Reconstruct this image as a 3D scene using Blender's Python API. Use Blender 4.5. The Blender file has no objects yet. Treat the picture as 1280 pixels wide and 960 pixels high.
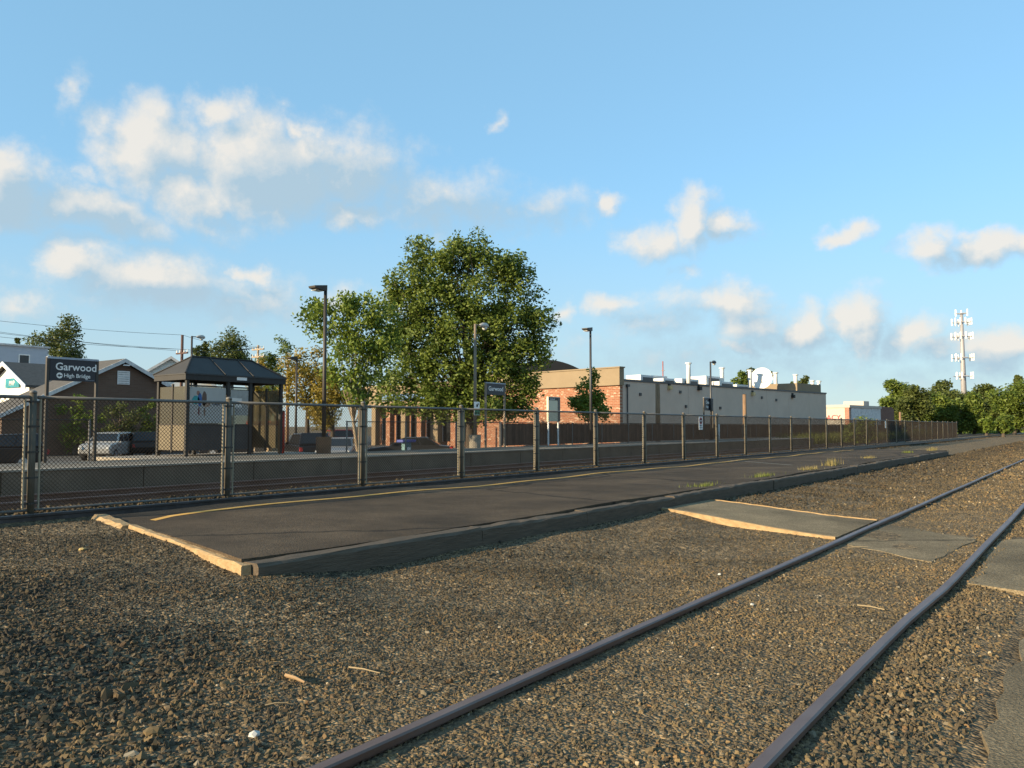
import bpy, math, random
import numpy as np
from mathutils import Vector, Matrix, Euler
R = math.radians
random.seed(7); rng = np.random.default_rng(7)
sc = bpy.context.scene
COL = sc.collection

# ---------------------------------------------------------------- camera
F, HORIZON, VPX = 1000.0, 533.0, 1374.0
PITCH = math.atan((HORIZON-480)/F)
YAW = math.atan((VPX-640)*math.cos(PITCH)/F)
EYE = Vector((0, 0, 1.5))
cam = bpy.data.cameras.new('camera'); camo = bpy.data.objects.new('camera', cam); COL.objects.link(camo)
camo.location = EYE; camo.rotation_euler = (R(90)+PITCH, 0, YAW)
cam.sensor_width = 36; cam.lens = F/1280*36; cam.clip_end = 6000; cam.clip_start = .05
sc.camera = camo
sc.render.resolution_x, sc.render.resolution_y = 1024, 768
_r = Vector((math.cos(YAW), math.sin(YAW), 0))
_f = Vector((-math.sin(YAW)*math.cos(PITCH), math.cos(YAW)*math.cos(PITCH), math.sin(PITCH)))
_u = Vector((math.sin(YAW)*math.sin(PITCH), -math.cos(YAW)*math.sin(PITCH), math.cos(PITCH)))
def ray(x, y): return _f + _r*((x-640)/F) + _u*((480-y)/F)
def at_X(x, y, X): d = ray(x, y); return EYE + d*(X/d.x)          # on a plane parallel to the track
def at_Z(x, y, z): d = ray(x, y); return EYE + d*((z-EYE.z)/d.z)   # on a level plane
def at_d(x, y, dist): return EYE + ray(x, y)*dist                  # at a depth

# ---------------------------------------------------------------- light
SUN_EL, SUN_SIDE = R(15.0), R(22.0)              # low sun behind the camera, a little to its left of the track line
sun_dir = Vector((-math.sin(SUN_SIDE)*math.cos(SUN_EL), -math.cos(SUN_SIDE)*math.cos(SUN_EL), math.sin(SUN_EL)))
sl = bpy.data.lights.new('sun', 'SUN'); sl.energy = 4.5; sl.angle = R(.53); sl.color = (1, .80, .52)
so = bpy.data.objects.new('sun', sl); COL.objects.link(so); so.rotation_euler = sun_dir.to_track_quat('Z', 'Y').to_euler(); so.location = (0, 0, 50)
sc.view_settings.view_transform = 'Standard'; sc.view_settings.look = 'None'
sc.view_settings.exposure = 1.1; sc.view_settings.gamma = 1.0; sc.view_settings.use_curve_mapping = False

W = bpy.data.worlds.new('World'); sc.world = W; W.use_nodes = True
def build_world():
    nt = W.node_tree; nt.nodes.clear(); N = nt.nodes.new; L = nt.links.new
    out = N('ShaderNodeOutputWorld'); bg = N('ShaderNodeBackground'); bg.inputs[1].default_value = .13
    L(bg.outputs[0], out.inputs[0])
    sky = N('ShaderNodeTexSky'); sky.sky_type = 'NISHITA'; sky.sun_disc = False
    sky.sun_elevation = SUN_EL; sky.sun_rotation = math.atan2(sun_dir.x, sun_dir.y)
    sky.air_density = 1.0; sky.dust_density = 0.0; sky.ozone_density = 3.0; sky.altitude = 20
    grade = N('ShaderNodeMix'); grade.data_type = 'RGBA'; grade.blend_type = 'MULTIPLY'; grade.inputs[0].default_value = 1
    L(sky.outputs[0], grade.inputs[6]); grade.inputs[7].default_value = SKY_TINT
    veil = N('ShaderNodeMix'); veil.data_type = 'RGBA'; veil.inputs[0].default_value = .6; L(grade.outputs[2], veil.inputs[6]); hz_ = N('ShaderNodeSeparateXYZ'); L(N('ShaderNodeTexCoord').outputs['Generated'], hz_.inputs[0])
    lo_ = N('ShaderNodeMapRange'); lo_.interpolation_type = 'SMOOTHSTEP'; L(hz_.outputs[2], lo_.inputs[0]); lo_.inputs[1].default_value = .0; lo_.inputs[2].default_value = .32; lo_.inputs[3].default_value = 1; lo_.inputs[4].default_value = 0
    fa_ = N('ShaderNodeMapRange'); L(lo_.outputs[0], fa_.inputs[0]); fa_.inputs[3].default_value = .6; fa_.inputs[4].default_value = .88; L(fa_.outputs[0], veil.inputs[0])
    vc_ = N('ShaderNodeMix'); vc_.data_type = 'RGBA'; L(lo_.outputs[0], vc_.inputs[0]); vc_.inputs[6].default_value = VEIL; vc_.inputs[7].default_value = HAZE; L(vc_.outputs[2], veil.inputs[7])   # thin veil high up, thicker haze at the horizon all round
    def blobdef(x, y, rx, ry, amp):
        d = ray(x, y).normalized(); az = math.atan2(d.x, d.y); el = math.asin(d.z)
        c = math.cos(math.atan((x-640)/F))
        return az, el, rx/F*c*c, ry/F*c, amp
    P = [(92,118,22,26,.55),(190,188,80,56,1.2),(275,140,44,28,.9),(330,215,130,66,1.15),(245,243,60,36,1.0),(430,220,100,58,.85),(375,165,28,18,.8),
      (430,272,45,22,.9),(545,255,150,42,.7),(660,258,110,32,.55),(765,252,27,20,1),(620,155,12,11,.5),(0,238,95,48,1.1),(110,262,110,32,1),(10,205,40,26,.8),
      (118,220,26,18,.55),(85,325,45,32,1),(190,350,140,42,1),(310,372,110,34,.65),(318,346,26,18,.95),(865,278,36,38,1.1),(912,282,36,18,.9),(818,302,44,24,.85),
      (860,341,24,11,.5),(1060,286,34,15,.9),(1162,308,46,22,.95),(1238,304,64,22,1.1),(1290,300,50,20,1),(700,388,20,16,.8),(762,385,34,17,.9),(820,400,70,30,.6),
      (915,383,50,32,1),(945,412,70,34,.8),(1010,412,34,36,1.1),(1072,410,38,48,1.1),(930,436,40,12,.8),(840,375,70,22,.5),(1145,418,52,32,1),(1180,440,60,24,.8),
      (1245,440,62,32,1),(1300,435,50,30,.9),(430,375,50,22,.6),(20,378,50,24,.6),(900,452,300,45,.45),(350,132,34,16,.4),(500,380,60,20,.4),(1000,450,180,30,.4),(1180,470,160,26,.4)]
    G = [(430,238,150,45),(60,262,150,38),(600,270,160,30),(230,378,150,28),(880,455,300,46),(1200,325,50,14),(330,235,60,30),(850,405,80,30),(900,300,40,12),(1170,465,150,26)]
    # coverage group: vector (azimuth, elevation, 0) -> density
    g = bpy.data.node_groups.new('cloud_cover', 'ShaderNodeTree')
    g.interface.new_socket('P', in_out='INPUT', socket_type='NodeSocketVector')
    g.interface.new_socket('Density', in_out='OUTPUT', socket_type='NodeSocketFloat')
    GN = g.nodes.new; GL = g.links.new
    gi = GN('NodeGroupInput'); go = GN('NodeGroupOutput')
    def gm(op, a, b=None, nt_N=GN, nt_L=GL, clamp=False):
        n = nt_N('ShaderNodeMath'); n.operation = op; n.use_clamp = clamp
        for i, v in enumerate((a, b)):
            if v is None: continue
            if isinstance(v, (int, float)): n.inputs[i].default_value = v
            else: nt_L(v, n.inputs[i])
        return n.outputs[0]
    def vm(op, a, b, nt_N=GN, nt_L=GL):
        n = nt_N('ShaderNodeVectorMath'); n.operation = op
        for i, v in enumerate((a, b)):
            if v is None: continue
            if isinstance(v, tuple): n.inputs[i].default_value = v
            else: nt_L(v, n.inputs[i])
        return n.outputs['Value'] if op == 'LENGTH' else n.outputs[0]
    w1 = GN('ShaderNodeTexNoise'); w1.inputs['Scale'].default_value = 17; w1.inputs['Detail'].default_value = 5; w1.inputs['Roughness'].default_value = .55
    GL(gi.outputs[0], w1.inputs['Vector'])
    off = vm('MULTIPLY', vm('SUBTRACT', w1.outputs['Color'], (.5, .5, .5)), (.10, .07, 0))
    wp = vm('ADD', gi.outputs[0], off)
    def field(lst, src, N_, L_):
        acc = None
        for (x, y, rx, ry, amp) in lst:
            az, el, ra, re, am = blobdef(x, y, rx*1.45, ry*1.45, amp*1.15)
            n_ = N_('ShaderNodeVectorMath'); n_.operation = 'MULTIPLY_ADD'; L_(src, n_.inputs[0]); n_.inputs[1].default_value = (1/ra, 1/re, 0); n_.inputs[2].default_value = (-az/ra, -el/re, 0)
            l = vm('LENGTH', n_.outputs[0], None, N_, L_)
            k_ = N_('ShaderNodeMath'); k_.operation = 'MULTIPLY_ADD'; L_(l, k_.inputs[0]); k_.inputs[1].default_value = -am; k_.inputs[2].default_value = am; b = k_.outputs[0]
            acc = b if acc is None else gm('MAXIMUM', acc, b, N_, L_)
        return acc
    acc = field(P, wp, GN, GL)
    w2 = GN('ShaderNodeTexNoise'); w2.inputs['Scale'].default_value = 30; w2.inputs['Detail'].default_value = 7; w2.inputs['Roughness'].default_value = .62
    GL(gi.outputs[0], w2.inputs['Vector'])
    dn = gm('ADD', gm('MAXIMUM', acc, -.4), gm('MULTIPLY', gm('SUBTRACT', w2.outputs['Fac'], .5), .9))
    GL(dn, go.inputs[0])
    # direction -> (azimuth folded, elevation): the same pattern goes on all round the horizon
    tc = N('ShaderNodeTexCoord'); nz = N('ShaderNodeVectorMath'); nz.operation = 'NORMALIZE'; L(tc.outputs['Generated'], nz.inputs[0])
    sp = N('ShaderNodeSeparateXYZ'); L(nz.outputs[0], sp.inputs[0])
    m = lambda op, a, b=None, clamp=False: gm(op, a, b, N, L, clamp)
    az = m('ARCTAN2', sp.outputs[0], sp.outputs[1]); el = m('ARCSINE', sp.outputs[2])
    A0, SPAN = -R(36.24)-R(36), R(72)
    fold = m('ADD', m('PINGPONG', m('SUBTRACT', az, A0), SPAN), A0)
    cv = N('ShaderNodeCombineXYZ'); L(fold, cv.inputs[0]); L(el, cv.inputs[1])
    g1 = N('ShaderNodeGroup'); g1.node_tree = g; L(cv.outputs[0], g1.inputs[0])
    g2 = N('ShaderNodeGroup'); g2.node_tree = g
    L(vm('ADD', cv.outputs[0], (-.020, .018, 0), N, L), g2.inputs[0])
    def mr(v, a, b, c=0.0, d=1.0, smooth=True):
        n = N('ShaderNodeMapRange'); n.interpolation_type = 'SMOOTHSTEP' if smooth else 'LINEAR'
        L(v, n.inputs[0]); n.inputs[1].default_value = a; n.inputs[2].default_value = b; n.inputs[3].default_value = c; n.inputs[4].default_value = d
        return n.outputs[0]
    alpha = mr(g1.outputs[0], .05, .92)
    grey = None
    for (x, y, rx, ry) in G:
        a, e, ra, re, _ = blobdef(x, y, rx*1.2, ry*1.2, 1)
        v = vm('MULTIPLY', vm('SUBTRACT', cv.outputs[0], (a, e, 0), N, L), (1/ra, 1/re, 0), N, L)
        b = m('SUBTRACT', 1.0, vm('LENGTH', v, None, N, L)); grey = b if grey is None else m('MAXIMUM', grey, b)
    greyf = mr(grey, 0, .7)
    lit = m('ADD', m('MULTIPLY', m('SUBTRACT', g1.outputs[0], g2.outputs[0]), 1.25), .5)
    lit = m('SUBTRACT', lit, m('MULTIPLY', greyf, .62), True)
    cc = N('ShaderNodeMix'); cc.data_type = 'RGBA'; L(lit, cc.inputs[0])
    cc.inputs[6].default_value = CLOUD_DARK; cc.inputs[7].default_value = CLOUD_LIT
    mx = N('ShaderNodeMix'); mx.data_type = 'RGBA'; L(m('MULTIPLY', alpha, .92), mx.inputs[0])
    L(veil.outputs[2], mx.inputs[6]); L(cc.outputs[2], mx.inputs[7])
    L(mx.outputs[2], bg.inputs[0])
SKY_TINT = (.86, 1.0, 1.04, 1); VEIL = (1.15, 2.2, 2.95, 1); HAZE = (1.78, 2.25, 2.48, 1); CLOUD_DARK = (1.6, 2.15, 2.55, 1); CLOUD_LIT = (3.2, 3.05, 2.8, 1)
build_world()
W.cycles.sampling_method = 'MANUAL'; W.cycles.sample_map_resolution = 512

# ---------------------------------------------------------------- materials
MATS = {}
def mat(name, col, rough=.8, metal=0.0, var=.25, scale=3.0, bump=0.0, bscale=40.0, col2=None, spec=.5, detail=5, coord='world', stretch=(1, 1, 1)):
    if name in MATS: return MATS[name]
    M = bpy.data.materials.new(name); M.use_nodes = True; nt = M.node_tree; N = nt.nodes.new; L = nt.links.new
    b = nt.nodes['Principled BSDF']; b.inputs['Roughness'].default_value = rough; b.inputs['Metallic'].default_value = metal
    b.inputs['Specular IOR Level'].default_value = spec
    if coord == 'world': src = N('ShaderNodeNewGeometry').outputs['Position']
    else: src = N('ShaderNodeTexCoord').outputs['Object']
    mp = N('ShaderNodeMapping'); mp.inputs['Scale'].default_value = stretch; L(src, mp.inputs[0]); src = mp.outputs[0]
    n1 = N('ShaderNodeTexNoise'); n1.inputs['Scale'].default_value = scale; n1.inputs['Detail'].default_value = detail; n1.inputs['Roughness'].default_value = .65
    L(src, n1.inputs['Vector'])
    r = N('ShaderNodeValToRGB'); c = Vector(col)
    c2 = Vector(col2) if col2 else c*(1+var); c1 = c if col2 else c*(1-var)
    r.color_ramp.elements[0].position = .32; r.color_ramp.elements[1].position = .68
    r.color_ramp.elements[0].color = (*c1, 1); r.color_ramp.elements[1].color = (*c2, 1)
    L(n1.outputs['Fac'], r.inputs[0]); L(r.outputs[0], b.inputs['Base Color'])
    if bump:
        n2 = N('ShaderNodeTexNoise'); n2.inputs['Scale'].default_value = bscale; n2.inputs['Detail'].default_value = 4; L(src, n2.inputs['Vector'])
        bp = N('ShaderNodeBump'); bp.inputs['Strength'].default_value = bump; bp.inputs['Distance'].default_value = .02
        L(n2.outputs['Fac'], bp.inputs['Height']); L(bp.outputs[0], b.inputs['Normal'])
    MATS[name] = M; return M
def gravel_mat():
    M = mat('ballast', (.17, .132, .083), .95, var=.2, scale=.9, spec=.2); nt = M.node_tree; N = nt.nodes.new; L = nt.links.new
    b = nt.nodes['Principled BSDF']; ramp = b.inputs['Base Color'].links[0].from_socket
    pos = N('ShaderNodeNewGeometry').outputs['Position']
    v = N('ShaderNodeTexVoronoi'); v.inputs['Scale'].default_value = 42; L(pos, v.inputs['Vector'])
    v2 = N('ShaderNodeTexVoronoi'); v2.inputs['Scale'].default_value = 16; L(pos, v2.inputs['Vector'])
    s = N('ShaderNodeSeparateColor'); L(v.outputs['Color'], s.inputs[0]); s2 = N('ShaderNodeSeparateColor'); L(v2.outputs['Color'], s2.inputs[0])
    a = N('ShaderNodeMath'); a.operation = 'ADD'; L(s.outputs[0], a.inputs[0]); L(s2.outputs[0], a.inputs[1])
    cr = N('ShaderNodeValToRGB'); L(a.outputs[0], cr.inputs[0]); e = cr.color_ramp.elements
    e[0].position = .1; e[0].color = (.42, .44, .47, 1); e[1].position = 1.0; e[1].color = (2.3, 2.05, 1.7, 1)
    k = e.new(.6); k.color = (1.0, .96, .9, 1)
    a2 = N('ShaderNodeMath'); a2.operation = 'MULTIPLY'; a2.inputs[1].default_value = .5; L(a.outputs[0], a2.inputs[0]); L(a2.outputs[0], cr.inputs[0])
    mx = N('ShaderNodeMix'); mx.data_type = 'RGBA'; mx.blend_type = 'MULTIPLY'; mx.inputs[0].default_value = 1
    L(ramp, mx.inputs[6]); L(cr.outputs[0], mx.inputs[7]); L(mx.outputs[2], b.inputs['Base Color'])
    ad = N('ShaderNodeMath'); ad.operation = 'ADD'; L(v.outputs['Distance'], ad.inputs[0]); L(v2.outputs['Distance'], ad.inputs[1])
    bp = N('ShaderNodeBump'); bp.inputs['Strength'].default_value = .8; bp.inputs['Distance'].default_value = .03; bp.invert = True
    L(ad.outputs[0], bp.inputs['Height']); L(bp.outputs[0], b.inputs['Normal']); return M
def stone_mat():
    M = bpy.data.materials.new('stone'); M.use_nodes = True; nt = M.node_tree; N = nt.nodes.new; L = nt.links.new
    b = nt.nodes['Principled BSDF']; b.inputs['Roughness'].default_value = .9; b.inputs['Specular IOR Level'].default_value = .25
    oi = N('ShaderNodeObjectInfo'); cr = N('ShaderNodeValToRGB'); L(oi.outputs['Random'], cr.inputs[0]); cr.color_ramp.interpolation = 'LINEAR'
    e = cr.color_ramp.elements; e[0].position = 0; e[0].color = (.05, .047, .042, 1); e[1].position = 1; e[1].color = (.44, .42, .38, 1)
    for p, c in ((.3, (.105, .092, .072)), (.55, (.14, .118, .082)), (.75, (.165, .137, .09)), (.88, (.23, .19, .125)), (.94, (.19, .125, .075)), (.96, (.2, .18, .15)), (.985, (.22, .2, .16))):
        k = e.new(p); k.color = (*c, 1)
    n = N('ShaderNodeTexNoise'); n.inputs['Scale'].default_value = 1.1; n.inputs['Detail'].default_value = 3
    L(N('ShaderNodeNewGeometry').outputs['Position'], n.inputs['Vector'])
    c2 = N('ShaderNodeValToRGB'); L(n.outputs['Fac'], c2.inputs[0]); c2.color_ramp.elements[0].position = .35; c2.color_ramp.elements[0].color = (.75, .77, .8, 1)
    c2.color_ramp.elements[1].position = .68; c2.color_ramp.elements[1].color = (1.25, 1.15, 1.0, 1)
    mx = N('ShaderNodeMix'); mx.data_type = 'RGBA'; mx.blend_type = 'MULTIPLY'; mx.inputs[0].default_value = 1
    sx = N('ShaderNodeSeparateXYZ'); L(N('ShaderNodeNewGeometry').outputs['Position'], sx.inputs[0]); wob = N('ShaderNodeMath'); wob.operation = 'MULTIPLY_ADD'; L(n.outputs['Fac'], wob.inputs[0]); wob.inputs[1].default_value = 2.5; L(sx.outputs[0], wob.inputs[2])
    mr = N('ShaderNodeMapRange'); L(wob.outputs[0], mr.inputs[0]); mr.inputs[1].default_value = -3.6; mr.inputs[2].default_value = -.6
    bank_shade = N('ShaderNodeMix'); bank_shade.data_type = 'RGBA'; L(mr.outputs[0], bank_shade.inputs[0]); bank_shade.inputs[6].default_value = (.47, .44, .39, 1); bank_shade.inputs[7].default_value = (.90, .82, .67, 1)   # shade on the bank painted into the stone colour, lighter and browner between rails
    m3 = N('ShaderNodeMix'); m3.data_type = 'RGBA'; m3.blend_type = 'MULTIPLY'; m3.inputs[0].default_value = 1; L(c2.outputs[0], m3.inputs[6]); L(bank_shade.outputs[2], m3.inputs[7])
    L(cr.outputs[0], mx.inputs[6]); L(m3.outputs[2], mx.inputs[7]); L(mx.outputs[2], b.inputs['Base Color']); return M
def leaf_mat(name, c1, c2, trans=.35):
    if name in MATS: return MATS[name]
    M = bpy.data.materials.new(name); M.use_nodes = True; nt = M.node_tree; N = nt.nodes.new; L = nt.links.new
    b = nt.nodes['Principled BSDF']; b.inputs['Roughness'].default_value = .55; b.inputs['Specular IOR Level'].default_value = .35
    at = N('ShaderNodeAttribute'); at.attribute_name = 'var'; cr = N('ShaderNodeValToRGB'); L(at.outputs['Fac'], cr.inputs[0])
    e = cr.color_ramp.elements; e[0].color = (*c1, 1); e[1].color = (*c2, 1)
    L(cr.outputs[0], b.inputs['Base Color'])
    tr = N('ShaderNodeBsdfTranslucent'); L(cr.outputs[0], tr.inputs[0])
    ms = N('ShaderNodeMixShader'); ms.inputs[0].default_value = trans; L(b.outputs[0], ms.inputs[1]); L(tr.outputs[0], ms.inputs[2])
    L(ms.outputs[0], nt.nodes['Material Output'].inputs[0]); MATS[name] = M; return M
def brick_mat(name, c1, c2, mortar, sx=1.0, axis='x'):
    if name in MATS: return MATS[name]
    M = mat(name, c1, .9, spec=.2); nt = M.node_tree; N = nt.nodes.new; L = nt.links.new; b = nt.nodes['Principled BSDF']
    tc = N('ShaderNodeTexCoord'); s = N('ShaderNodeSeparateXYZ'); L(tc.outputs['Object'], s.inputs[0])
    c = N('ShaderNodeCombineXYZ'); L(s.outputs[0 if axis == 'x' else 1], c.inputs[0]); L(s.outputs[2], c.inputs[1])
    bt = N('ShaderNodeTexBrick'); L(c.outputs[0], bt.inputs['Vector']); bt.inputs['Scale'].default_value = sx
    bt.inputs['Brick Width'].default_value = .40; bt.inputs['Row Height'].default_value = .13; bt.inputs['Mortar Size'].default_value = .012; bt.inputs['Bias'].default_value = -.25
    bt.inputs['Color1'].default_value = (*c1, 1); bt.inputs['Color2'].default_value = (*c2, 1); bt.inputs['Mortar'].default_value = (*mortar, 1)
    L(bt.outputs[0], b.inputs['Base Color']); return M
def glass_mat(name, tint, rough=.05, refl=.18, thru=.7):
    if name in MATS: return MATS[name]
    M = bpy.data.materials.new(name); M.use_nodes = True; nt = M.node_tree; N = nt.nodes.new; L = nt.links.new; nt.nodes.remove(nt.nodes['Principled BSDF'])
    t = N('ShaderNodeBsdfTransparent'); t.inputs[0].default_value = (*tint, 1); d = N('ShaderNodeBsdfDiffuse'); d.inputs[0].default_value = (.35, .33, .27, 1)
    g = N('ShaderNodeBsdfGlossy'); g.inputs['Roughness'].default_value = rough; g.inputs[0].default_value = (.9, .9, .9, 1)
    m1 = N('ShaderNodeMixShader'); m1.inputs[0].default_value = thru; L(d.outputs[0], m1.inputs[1]); L(t.outputs[0], m1.inputs[2])
    m2 = N('ShaderNodeMixShader'); m2.inputs[0].default_value = refl; L(m1.outputs[0], m2.inputs[1]); L(g.outputs[0], m2.inputs[2])
    L(m2.outputs[0], nt.nodes['Material Output'].inputs[0]); MATS[name] = M; return M
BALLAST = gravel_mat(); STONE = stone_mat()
ASPH = mat('asphalt_platform', (.070, .050, .031), .92, var=.3, scale=1.3, bump=1.0, bscale=70, detail=9, spec=.25)
ASPH2 = mat('asphalt_worn', (.185, .145, .088), .93, var=.2, scale=2.0, bump=.9, bscale=70, detail=9, spec=.2)
def crack(M, sc_, w, dark):
    nt = M.node_tree; N = nt.nodes.new; L = nt.links.new; b = nt.nodes['Principled BSDF']; src = b.inputs['Base Color'].links[0].from_socket
    pos = N('ShaderNodeNewGeometry').outputs['Position']; n = N('ShaderNodeTexNoise'); n.inputs['Scale'].default_value = 1.7; n.inputs['Detail'].default_value = 6; L(pos, n.inputs['Vector'])
    ad = N('ShaderNodeMix'); ad.data_type = 'VECTOR'; ad.inputs[0].default_value = .32; L(pos, ad.inputs[4]); L(n.outputs['Color'], ad.inputs[5])
    v = N('ShaderNodeTexVoronoi'); v.feature = 'DISTANCE_TO_EDGE'; v.inputs['Scale'].default_value = sc_; L(ad.outputs[1], v.inputs['Vector'])
    r = N('ShaderNodeMapRange'); L(v.outputs['Distance'], r.inputs[0]); r.inputs[1].default_value = w*.3; r.inputs[2].default_value = w; r.inputs[3].default_value = dark; r.inputs[4].default_value = 1
    sp = N('ShaderNodeTexNoise'); sp.inputs['Scale'].default_value = 55; sp.inputs['Detail'].default_value = 2; L(pos, sp.inputs['Vector']); r2 = N('ShaderNodeMapRange'); L(sp.outputs['Fac'], r2.inputs[0]); r2.inputs[1].default_value = .35; r2.inputs[2].default_value = .72; r2.inputs[3].default_value = .72; r2.inputs[4].default_value = 1.55
    st = N('ShaderNodeTexNoise'); st.inputs['Scale'].default_value = .55; st.inputs['Detail'].default_value = 6; L(pos, st.inputs['Vector']); r3 = N('ShaderNodeMapRange'); L(st.outputs['Fac'], r3.inputs[0]); r3.inputs[1].default_value = .36; r3.inputs[2].default_value = .62; r3.inputs[3].default_value = .68; r3.inputs[4].default_value = 1.25
    m1 = N('ShaderNodeMath'); m1.operation = 'MULTIPLY'; L(r.outputs[0], m1.inputs[0]); L(r2.outputs[0], m1.inputs[1]); m2 = N('ShaderNodeMath'); m2.operation = 'MULTIPLY'; L(m1.outputs[0], m2.inputs[0]); L(r3.outputs[0], m2.inputs[1])
    sc2 = N('ShaderNodeVectorMath'); sc2.operation = 'SCALE'; L(src, sc2.inputs[0]); L(m2.outputs[0], sc2.inputs['Scale']); L(sc2.outputs[0], b.inputs['Base Color'])
crack(ASPH, .22, .012, .35); crack(ASPH2, .35, .014, .4)
TIMBER = mat('old_timber', (.085, .068, .05), .9, col2=(.13, .10, .072), scale=5, bump=.6, bscale=14, stretch=(6, .6, 6), spec=.2)
TIMBER_L = mat('pale_timber', (.27, .18, .09), .9, col2=(.42, .30, .165), scale=6, bump=.6, bscale=20, stretch=(1, 3, 3), spec=.2)
YELLOW = mat('yellow_paint', (.62, .30, .04), .8, col2=(.78, .43, .10), scale=9)
RAIL = mat('rail_steel', (.12, .066, .046), .45, metal=.35, col2=(.18, .125, .105), scale=4, stretch=(1, .3, 1))
RAILD = mat('dark_rail', (.05, .045, .043), .45, metal=.6, col2=(.09, .085, .085), scale=4)
GALV = mat('galvanised_pipe', (.14, .13, .115), .6, metal=.1, var=.15)
POSTM = mat('fence_post_steel', (.09, .074, .05), .65, var=.2, scale=6)
WIRE = mat('chain_link_wire', (.036, .027, .019), .75, var=.2, spec=.2)
CONC = mat('concrete', (.30, .26, .205), .9, var=.18, scale=1.2, bump=.3, bscale=30)
CONC_D = mat('stained_concrete', (.15, .115, .08), .92, var=.25, scale=1.0, bump=.3, bscale=30)
LOT = mat('lot_asphalt', (.075, .07, .063), .92, var=.25, scale=.6)
BLACK = mat('black_paint', (.02, .018, .016), .65, var=.15)
DKGREY = mat('dark_grey_metal', (.06, .06, .062), .45, metal=.2, var=.15)
BRONZE = mat('bronze_pole', (.05, .043, .036), .55, metal=.3, var=.15)
TANPOLE = mat('tan_pole', (.20, .155, .11), .6, var=.15)
WHITE = mat('white_paint', (.78, .77, .74), .6, var=.05)
SIGNB = mat('sign_navy', (.012, .014, .024), .4, var=.1)
WOODP = mat('wood_pole', (.22, .135, .075), .9, var=.25, scale=5, stretch=(3, 3, .4))
BARK = mat('bark', (.075, .058, .043), .95, var=.3, scale=6, bump=.6, bscale=20)
TAN = mat('tan_stucco', (.25, .19, .12), .9, var=.06, scale=1)
GREYW = mat('grey_wall_paint', (.53, .43, .345), .9, var=.06, scale=.7)

# ---------------------------------------------------------------- builders
class MB:
    def __init__(s): s.v = []; s.f = []; s.m = []; s.mats = []
    def mi(s, m):
        if m not in s.mats: s.mats.append(m)
        return s.mats.index(m)
    def poly(s, vs, fs, m=None):
        o = len(s.v); s.v += [tuple(p) for p in vs]
        for f in fs: s.f.append([i+o for i in f]); s.m.append(s.mi(m))
        return s
    def box(s, x0, x1, y0, y1, z0, z1, m=None, top=None):
        t = top or (0, 0)
        vs = [(x0,y0,z0),(x1,y0,z0),(x1,y1,z0),(x0,y1,z0),(x0+t[0],y0+t[1],z1),(x1-t[0],y0+t[1],z1),(x1-t[0],y1-t[1],z1),(x0+t[0],y1-t[1],z1)]
        return s.poly(vs, [(3,2,1,0),(4,5,6,7),(0,1,5,4),(1,2,6,5),(2,3,7,6),(3,0,4,7)], m)
    def tube(s, pts, rad, n=8, m=None, cap=True):
        pts = [Vector(p) for p in pts]
        if not hasattr(rad, '__len__'): rad = [rad]*len(pts)
        o = len(s.v); ref = None
        for i, p in enumerate(pts):
            t = (pts[min(i+1, len(pts)-1)]-pts[max(i-1, 0)]).normalized()
            if ref is None: ref = Vector((0, 0, 1)) if abs(t.z) < .9 else Vector((1, 0, 0))
            a = t.cross(ref).normalized(); b = t.cross(a).normalized()
            for k in range(n):
                q = p+(a*math.cos(2*math.pi*k/n)+b*math.sin(2*math.pi*k/n))*rad[i]; s.v.append(tuple(q))
        mi = s.mi(m)
        for i in range(len(pts)-1):
            for k in range(n):
                k2 = (k+1) % n; s.f.append([o+i*n+k, o+i*n+k2, o+(i+1)*n+k2, o+(i+1)*n+k]); s.m.append(mi)
        if cap:
            s.f.append([o+k for k in range(n)][::-1]); s.m.append(mi)
            e = o+(len(pts)-1)*n; s.f.append([e+k for k in range(n)]); s.m.append(mi)
        return s
    def prism(s, poly, axis, a, b, m=None):
        """polygon of (u,v) swept along axis: 'x' -> (u,v)=(y,z), 'y' -> (x,z), 'z' -> (x,y)"""
        def P(u, v, t): return {'x': (t, u, v), 'y': (u, t, v), 'z': (u, v, t)}[axis]
        n = len(poly); vs = [P(u, v, a) for u, v in poly]+[P(u, v, b) for u, v in poly]
        fs = [list(range(n))[::-1], [n+i for i in range(n)]]+[[i, (i+1) % n, n+(i+1) % n, n+i] for i in range(n)]
        return s.poly(vs, fs, m)
    def mesh(s, name, m=None, smooth=False):
        me = bpy.data.meshes.new(name); me.from_pydata(s.v, [], s.f)
        for x in s.mats: me.materials.append(x if x else m)
        me.polygons.foreach_set('material_index', s.m)
        if smooth: me.polygons.foreach_set('use_smooth', [True]*len(me.polygons))
        bm = __import__('bmesh').new(); bm.from_mesh(me); __import__('bmesh').ops.recalc_face_normals(bm, faces=bm.faces); bm.to_mesh(me); bm.free()
        return me
    def build(s, name, m=None, parent=None, smooth=False, bevel=0):
        return obj(name, s.mesh(name, m, smooth), parent, bevel)
def obj(name, me, parent=None, bevel=0):
    o = bpy.data.objects.new(name, me); COL.objects.link(o)
    if parent is not None: o.parent = parent
    if bevel:
        b = o.modifiers.new('bevel', 'BEVEL'); b.width = bevel; b.segments = 2; b.limit_method = 'ANGLE'
    return o
def tag(o, label, cat=None, group=None, kind=None):
    o['label'] = label
    if cat: o['category'] = cat
    if group: o['group'] = group
    if kind: o['kind'] = kind
    return o
def thing(name, label, cat, loc=(0, 0, 0), rz=0, group=None):
    o = bpy.data.objects.new(name, None); COL.objects.link(o); o.location = loc; o.rotation_euler = (0, 0, rz); o.empty_display_size = .2
    return tag(o, label, cat, group)
def copy_tree(o, parent=None):
    c = o.copy(); COL.objects.link(c); c.parent = parent
    for ch in o.children: copy_tree(ch, c)
    return c
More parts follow.
